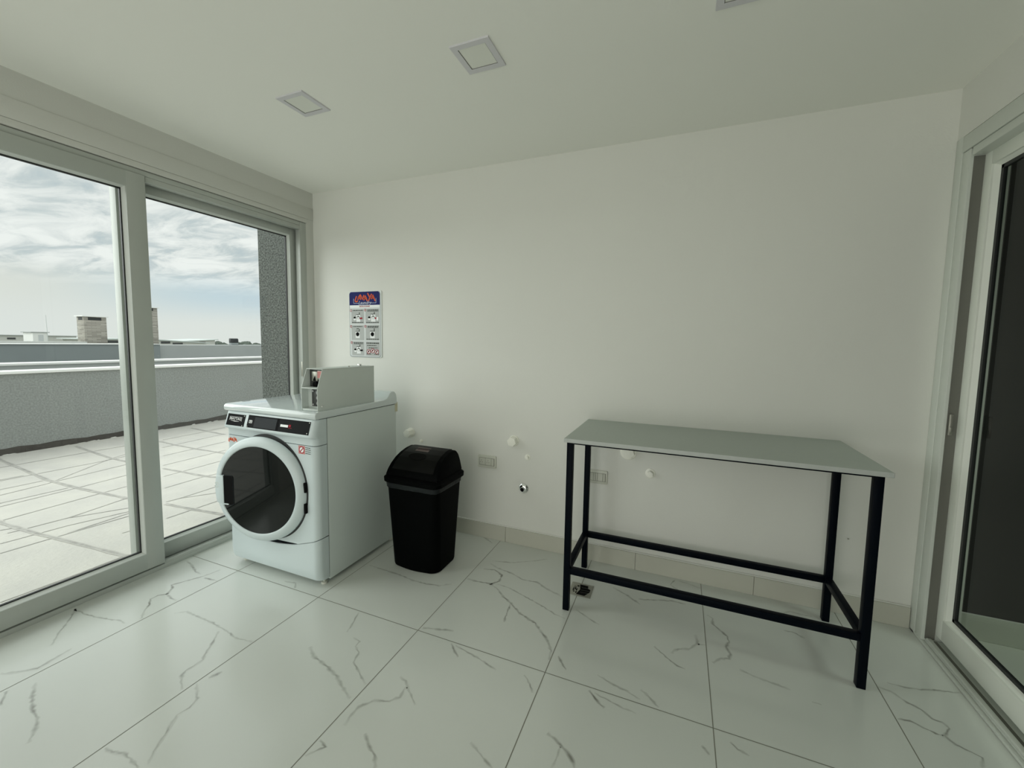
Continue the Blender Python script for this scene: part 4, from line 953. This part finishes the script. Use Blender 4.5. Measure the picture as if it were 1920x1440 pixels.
nt.links.new(ad.outputs[0], cb.inputs[0]); nt.links.new(sp.outputs[2], cb.inputs[1]); nt.links.new(cb.outputs[0], bk.inputs['Vector'])
nt.links.new(bk.outputs['Color'], nt.nodes['Principled BSDF'].inputs['Base Color'])
def chimney(x0, x1, y0, y1, z0, z1, label):
    t_ = thing('stone_chimney', ((x0 + x1) / 2, (y0 + y1) / 2, z0), label, 'chimney', 'stone chimneys on the roofs')
    MB().box(x0, x1, y0, y1, z0, z1, bev=0.004).build('stack', m_stone, t_)
    MB().box(x0 - 0.03, x1 + 0.03, y0 - 0.03, y1 + 0.03, z1, z1 + 0.022).build('cap_slab', m_cap_st, t_)
    m = (y0 + y1) / 2
    MB().box(x1 - 0.01, x1 + 0.002, y0 + 0.07, y1 - 0.09, z1 - 0.075, z1 - 0.010).build('vent', m_seam, t_)
    MB().box(x0 + 0.07, x1 - 0.06, y0 - 0.002, y0 + 0.01, z1 - 0.075, z1 - 0.010).build('vent', m_seam, t_)
chimney(-10.30, -10.0, 2.50, 2.89, 0.6, 1.722, 'stone chimney on the roof, whole in the left window leaf')
chimney(-10.36, -10.0, 3.42, 3.90, 0.6, 2.015, 'stone chimney mostly hidden behind the middle window stile')
tk = thing('rooftop_tank', (-9.47, 5.435, 1.105), 'small dark tank on the light grey roof wall', 'tank')
MB().box(-9.52, -9.42, 5.335, 5.535, 1.105, 1.165, bev=0.004).build('tank_base', m_farwall, tk)
mb = MB().box(-9.52, -9.42, 5.33, 5.54, 1.165, 1.275, bev=0.01)
for yy in (5.335, 5.375, 5.415, 5.455, 5.505): mb.box(-9.51, -9.43, yy, yy + 0.022, 1.268, 1.290)
mb.build('tank_body', mat('tank_black', (0.012, 0.016, 0.018), 0.6), tk)

m_pale = mat('pale_render', (0.60, 0.60, 0.56), 0.9, var=0.06, scale=0.4)
m_pwin = mat('far_window_dark', (0.05, 0.055, 0.055), 0.4)
fb = thing('distant_building', (-46, 10.0, -12), 'long pale building with dark windows on the horizon, left of the hut', 'building')
MB().box(-50, -44, -4, 15.6, -12, 1.22).build('facade', m_pale, fb)
MB().box(-50.2, -43.9, -4.2, 15.7, 1.22, 1.27).build('roof_edge', m_farwall2, fb)
for k in range(9):
    y = 5.0 + k * 0.85; MB().box(-44.02, -43.98, y, y + 0.42, 0.93, 1.06).build('window', m_pwin, fb)
hut = thing('rooftop_hut', (-40, 12.14, -12), 'small white rooftop hut beside the antenna on the horizon', 'hut')
MB().box(-41.4, -40, 11.78, 12.52, -12, 1.46).build('hut_wall', m_cap_st, hut)
MB().box(-41.5, -39.95, 11.68, 12.62, 1.46, 1.51).build('hut_roof', m_farwall2, hut)
MB().box(-40.01, -39.985, 12.05, 12.30, 0.75, 1.30).build('hut_door', mat('hut_door_grey', (0.62, 0.64, 0.64), 0.8), hut)
o = MB().cyl((-39.9, 12.66, -12.0), (-39.9, 12.46, 2.72), 0.03, 0.012, 8).build('antenna_mast', m_coin, None, (-39.9, 12.66, -12.0))
tag(o, 'thin antenna mast rising beside the white hut', 'antenna')
def far_roof(x, y0, y1, za, zb, label, wins):
    t_ = thing('distant_roof', (x, (y0 + y1) / 2, -12), label, 'building', 'low roofs on the horizon')
    MB().prism([(x, y0, -12), (x, y1, -12), (x, y1, zb), (x, y0, za)], (-5, 0, 0)).build('facade', m_pale, t_)
    MB().prism([(x + 0.15, y0 - 0.3, za), (x + 0.15, y1 + 0.3, zb), (x + 0.15, y1 + 0.3, zb + 0.08), (x + 0.15, y0 - 0.3, za + 0.08)], (-5.3, 0, 0)).build('roof_edge', m_coin, t_)
    for a, b_, c, d in wins: MB().box(x - 0.02, x + 0.03, a, b_, c, d).build('window', m_pwin, t_)
far_roof(-40, 18.6, 23.2, 1.06, 0.74, 'low roof sloping down to the right on the horizon, right of the hidden chimney', ((19.5, 20.2, 0.72, 0.90), (20.4, 21.2, 0.66, 0.80)))
far_roof(-46, 24.2, 27.8, 0.80, 1.06, 'low roof tilting up to the right on the horizon, left of the dark tank', ((26.2, 26.8, 0.70, 0.84),))
far_roof(-38, 14.4, 16.4, 1.02, 1.06, 'dark-windowed low roof between the chimney and the middle window stile', ((14.6, 15.9, 0.78, 0.96),))
m_tree = mat('far_foliage', (0.085, 0.105, 0.085), 0.95, var=0.5, scale=0.9)
b = bmesh.new(); rnd = random.Random(21)
for k in range(46):
    y = 38 + k * 0.62 + rnd.uniform(-0.3, 0.3); r = rnd.uniform(0.55, 1.05); x = -70 - rnd.uniform(0, 4)
    c_ = bmesh.ops.create_icosphere(b, subdivisions=2, radius=r)
    for v in c_['verts']:
        v.co = v.co * (1 + rnd.uniform(-0.15, 0.15)); v.co += Vector((x, y, -0.25 + rnd.uniform(-0.15, 0.15)))
mb = MB(); mb._merge(b); mb.box(-74, -70.6, 37.5, 67, -12, 0.0)
o = mb.build('distant_trees', m_tree, None, (-71, 52, -12), smooth=0)
tag(o, 'dark line of distant trees on the horizon behind the tank', 'trees', kind='stuff')

# ================================================================== SKY
w = bpy.data.worlds.new('sky'); bpy.context.scene.world = w; w.use_nodes = True
nt = w.node_tree; L = nt.links.new
bg = nt.nodes['Background']
tc = node(nt, 'ShaderNodeTexCoord'); sp = node(nt, 'ShaderNodeSeparateXYZ'); L(tc.outputs['Generated'], sp.inputs[0])
zc = node(nt, 'ShaderNodeMath', operation='MAXIMUM'); zc.inputs[1].default_value = 0.0; L(sp.outputs[2], zc.inputs[0])
za = node(nt, 'ShaderNodeMath', operation='ADD'); za.inputs[1].default_value = 0.10; L(zc.outputs[0], za.inputs[0])
dx = node(nt, 'ShaderNodeMath', operation='DIVIDE'); dy = node(nt, 'ShaderNodeMath', operation='DIVIDE')
L(sp.outputs[0], dx.inputs[0]); L(za.outputs[0], dx.inputs[1]); L(sp.outputs[1], dy.inputs[0]); L(za.outputs[0], dy.inputs[1])
cb = node(nt, 'ShaderNodeCombineXYZ'); L(dx.outputs[0], cb.inputs[0]); L(dy.outputs[0], cb.inputs[1])
mp = node(nt, 'ShaderNodeMapping'); mp.inputs['Rotation'].default_value = (0, 0, R(30)); mp.inputs['Scale'].default_value = (0.8, 1.5, 1); L(cb.outputs[0], mp.inputs[0])
n1 = node(nt, 'ShaderNodeTexNoise'); n1.inputs['Scale'].default_value = 2.6; n1.inputs['Detail'].default_value = 9; n1.inputs['Roughness'].default_value = 0.60; n1.inputs['Distortion'].default_value = 0.5
L(mp.outputs[0], n1.inputs['Vector'])
cr = node(nt, 'ShaderNodeValToRGB'); e = cr.color_ramp
e.elements[0].position = 0.30; e.elements[0].color = (0.50, 0.59, 0.63, 1)
e.elements[1].position = 0.60; e.elements[1].color = (0.95, 0.97, 0.95, 1)
x_ = e.elements.new(0.41); x_.color = (0.63, 0.69, 0.70, 1)
x_ = e.elements.new(0.50); x_.color = (0.83, 0.86, 0.85, 1)
L(n1.outputs['Fac'], cr.inputs[0])
# low band: cream haze on the left, blue gap toward the right
hz = node(nt, 'ShaderNodeMapRange'); hz.interpolation_type = 'SMOOTHSTEP'; hz.inputs[1].default_value = 0.075; hz.inputs[2].default_value = 0.135; hz.inputs[3].default_value = 1; hz.inputs[4].default_value = 0
L(sp.outputs[2], hz.inputs[0])
az = node(nt, 'ShaderNodeMapRange'); az.interpolation_type = 'SMOOTHSTEP'; az.inputs[1].default_value = 0.28; az.inputs[2].default_value = 0.55
L(sp.outputs[1], az.inputs[0])
lowc = node(nt, 'ShaderNodeMix', data_type='RGBA'); lowc.inputs[6].default_value = (0.78, 0.80, 0.75, 1); lowc.inputs[7].default_value = (0.60, 0.72, 0.78, 1); L(az.outputs[0], lowc.inputs[0])
# very low: warm white just over the horizon
vl = node(nt, 'ShaderNodeMapRange'); vl.interpolation_type = 'SMOOTHSTEP'; vl.inputs[1].default_value = 0.02; vl.inputs[2].default_value = 0.085; vl.inputs[3].default_value = 1; vl.inputs[4].default_value = 0
L(sp.outputs[2], vl.inputs[0])
lowd = node(nt, 'ShaderNodeMix', data_type='RGBA'); lowd.inputs[7].default_value = (0.80, 0.83, 0.80, 1); L(vl.outputs[0], lowd.inputs[0]); L(lowc.outputs[2], lowd.inputs[6])
mx = node(nt, 'ShaderNodeMix', data_type='RGBA'); L(hz.outputs[0], mx.inputs[0]); L(cr.outputs[0], mx.inputs[6]); L(lowd.outputs[2], mx.inputs[7])
L(mx.outputs[2], bg.inputs['Color'])
# overcast: brighter overhead than at the horizon
st = node(nt, 'ShaderNodeMapRange'); st.inputs[1].default_value = 0.35; st.inputs[2].default_value = 0.9; st.inputs[3].default_value = SKY; st.inputs[4].default_value = SKY * ZEN
L(sp.outputs[2], st.inputs[0]); L(st.outputs[0], bg.inputs['Strength'])

# ================================================================== LIGHT
def lamp(name, kind, loc, rot, energy, col, **kw):
    d = bpy.data.lights.new(name, kind); d.energy = energy; d.color = col
    for k, v in kw.items(): setattr(d, k, v)
    o = bpy.data.objects.new(name, d); C.objects.link(o); o.location = loc; o.rotation_euler = rot
    return o
def aim(o, target):
    o.rotation_euler = (Vector(target) - o.location).to_track_quat('-Z', 'Y').to_euler()
# veiled sun behind the clouds, off to the left behind the viewer
s_ = lamp('veiled_sun', 'SUN', (-8, -6, 6), (0, 0, 0), SUN, (0.975, 1.0, 0.965), angle=R(75)); aim(s_, (-8 + math.cos(R(SAZ)), -6 + math.sin(R(SAZ)), 6 - math.tan(R(SEL))))
# unseen fill lamp added behind the viewer to brighten the room
f_ = lamp('rear_fill', 'AREA', (1.2, -4.5, 1.25), (0, 0, 0), FILL, (1.0, 0.985, 0.94), shape='RECTANGLE', size=3.0, size_y=2.0); aim(f_, (1.2, 0, 1.45))
u_ = lamp('ceiling_fill', 'AREA', (1.6, -4.0, 0.35), (0, 0, 0), UPL, (1.0, 0.985, 0.93), shape='RECTANGLE', size=2.6, size_y=0.8); aim(u_, (1.9, -1.4, 2.4))  # added lamp aimed upward to lift the ceiling
p_ = lamp('window_portal', 'AREA', (XL - 0.2, (WY0 + WY1) / 2, 1.08), (0, 0, 0), 1.0, (1, 1, 1), shape='RECTANGLE', size=2.2, size_y=2.15); aim(p_, (5, (WY0 + WY1) / 2, 1.08)); p_.data.cycles.is_portal = True
h_ = lamp('hall_fill', 'AREA', (4.3, -0.75, 2.42), (0, 0, 0), HALL, (0.95, 1, 0.93), shape='SQUARE', size=0.6, spread=R(100))  # added fill lamp, brightens the hall floor and skirting

# ================================================================== CAMERA
cam = bpy.data.cameras.new('camera'); co = bpy.data.objects.new('camera', cam); C.objects.link(co)
yaw, pit, rol, fpx = -0.3862, -0.0811, 0.0168, 771.17
fv = Vector((math.sin(yaw) * math.cos(pit), math.cos(yaw) * math.cos(pit), math.sin(pit)))
r0 = Vector((math.cos(yaw), -math.sin(yaw), 0)); u0 = r0.cross(fv)
rv = r0 * math.cos(rol) + u0 * math.sin(rol); uv = u0 * math.cos(rol) - r0 * math.sin(rol)
M = Matrix((rv, uv, -fv)).transposed().to_4x4(); M.translation = Vector((2.2362, -2.4035, 1.2992)); co.matrix_world = M
cam.sensor_fit = 'HORIZONTAL'; cam.sensor_width = 36.0; cam.lens = fpx / 1920 * 36.0
cam.shift_y = -14.55 / 1920; cam.clip_start = 0.02; cam.clip_end = 1000
sc = bpy.context.scene; sc.camera = co
sc.view_settings.view_transform = 'Standard'; sc.view_settings.look = 'None'; sc.view_settings.exposure = EXPO; sc.view_settings.gamma = 1.0
sc.cycles.max_bounces = 12; sc.cycles.diffuse_bounces = 10; sc.cycles.glossy_bounces = 5; sc.cycles.transparent_max_bounces = 16; sc.cycles.sample_clamp_indirect = 6.0
sc.cycles.caustics_reflective = False; sc.cycles.caustics_refractive = False
sc.cycles.use_denoising = True
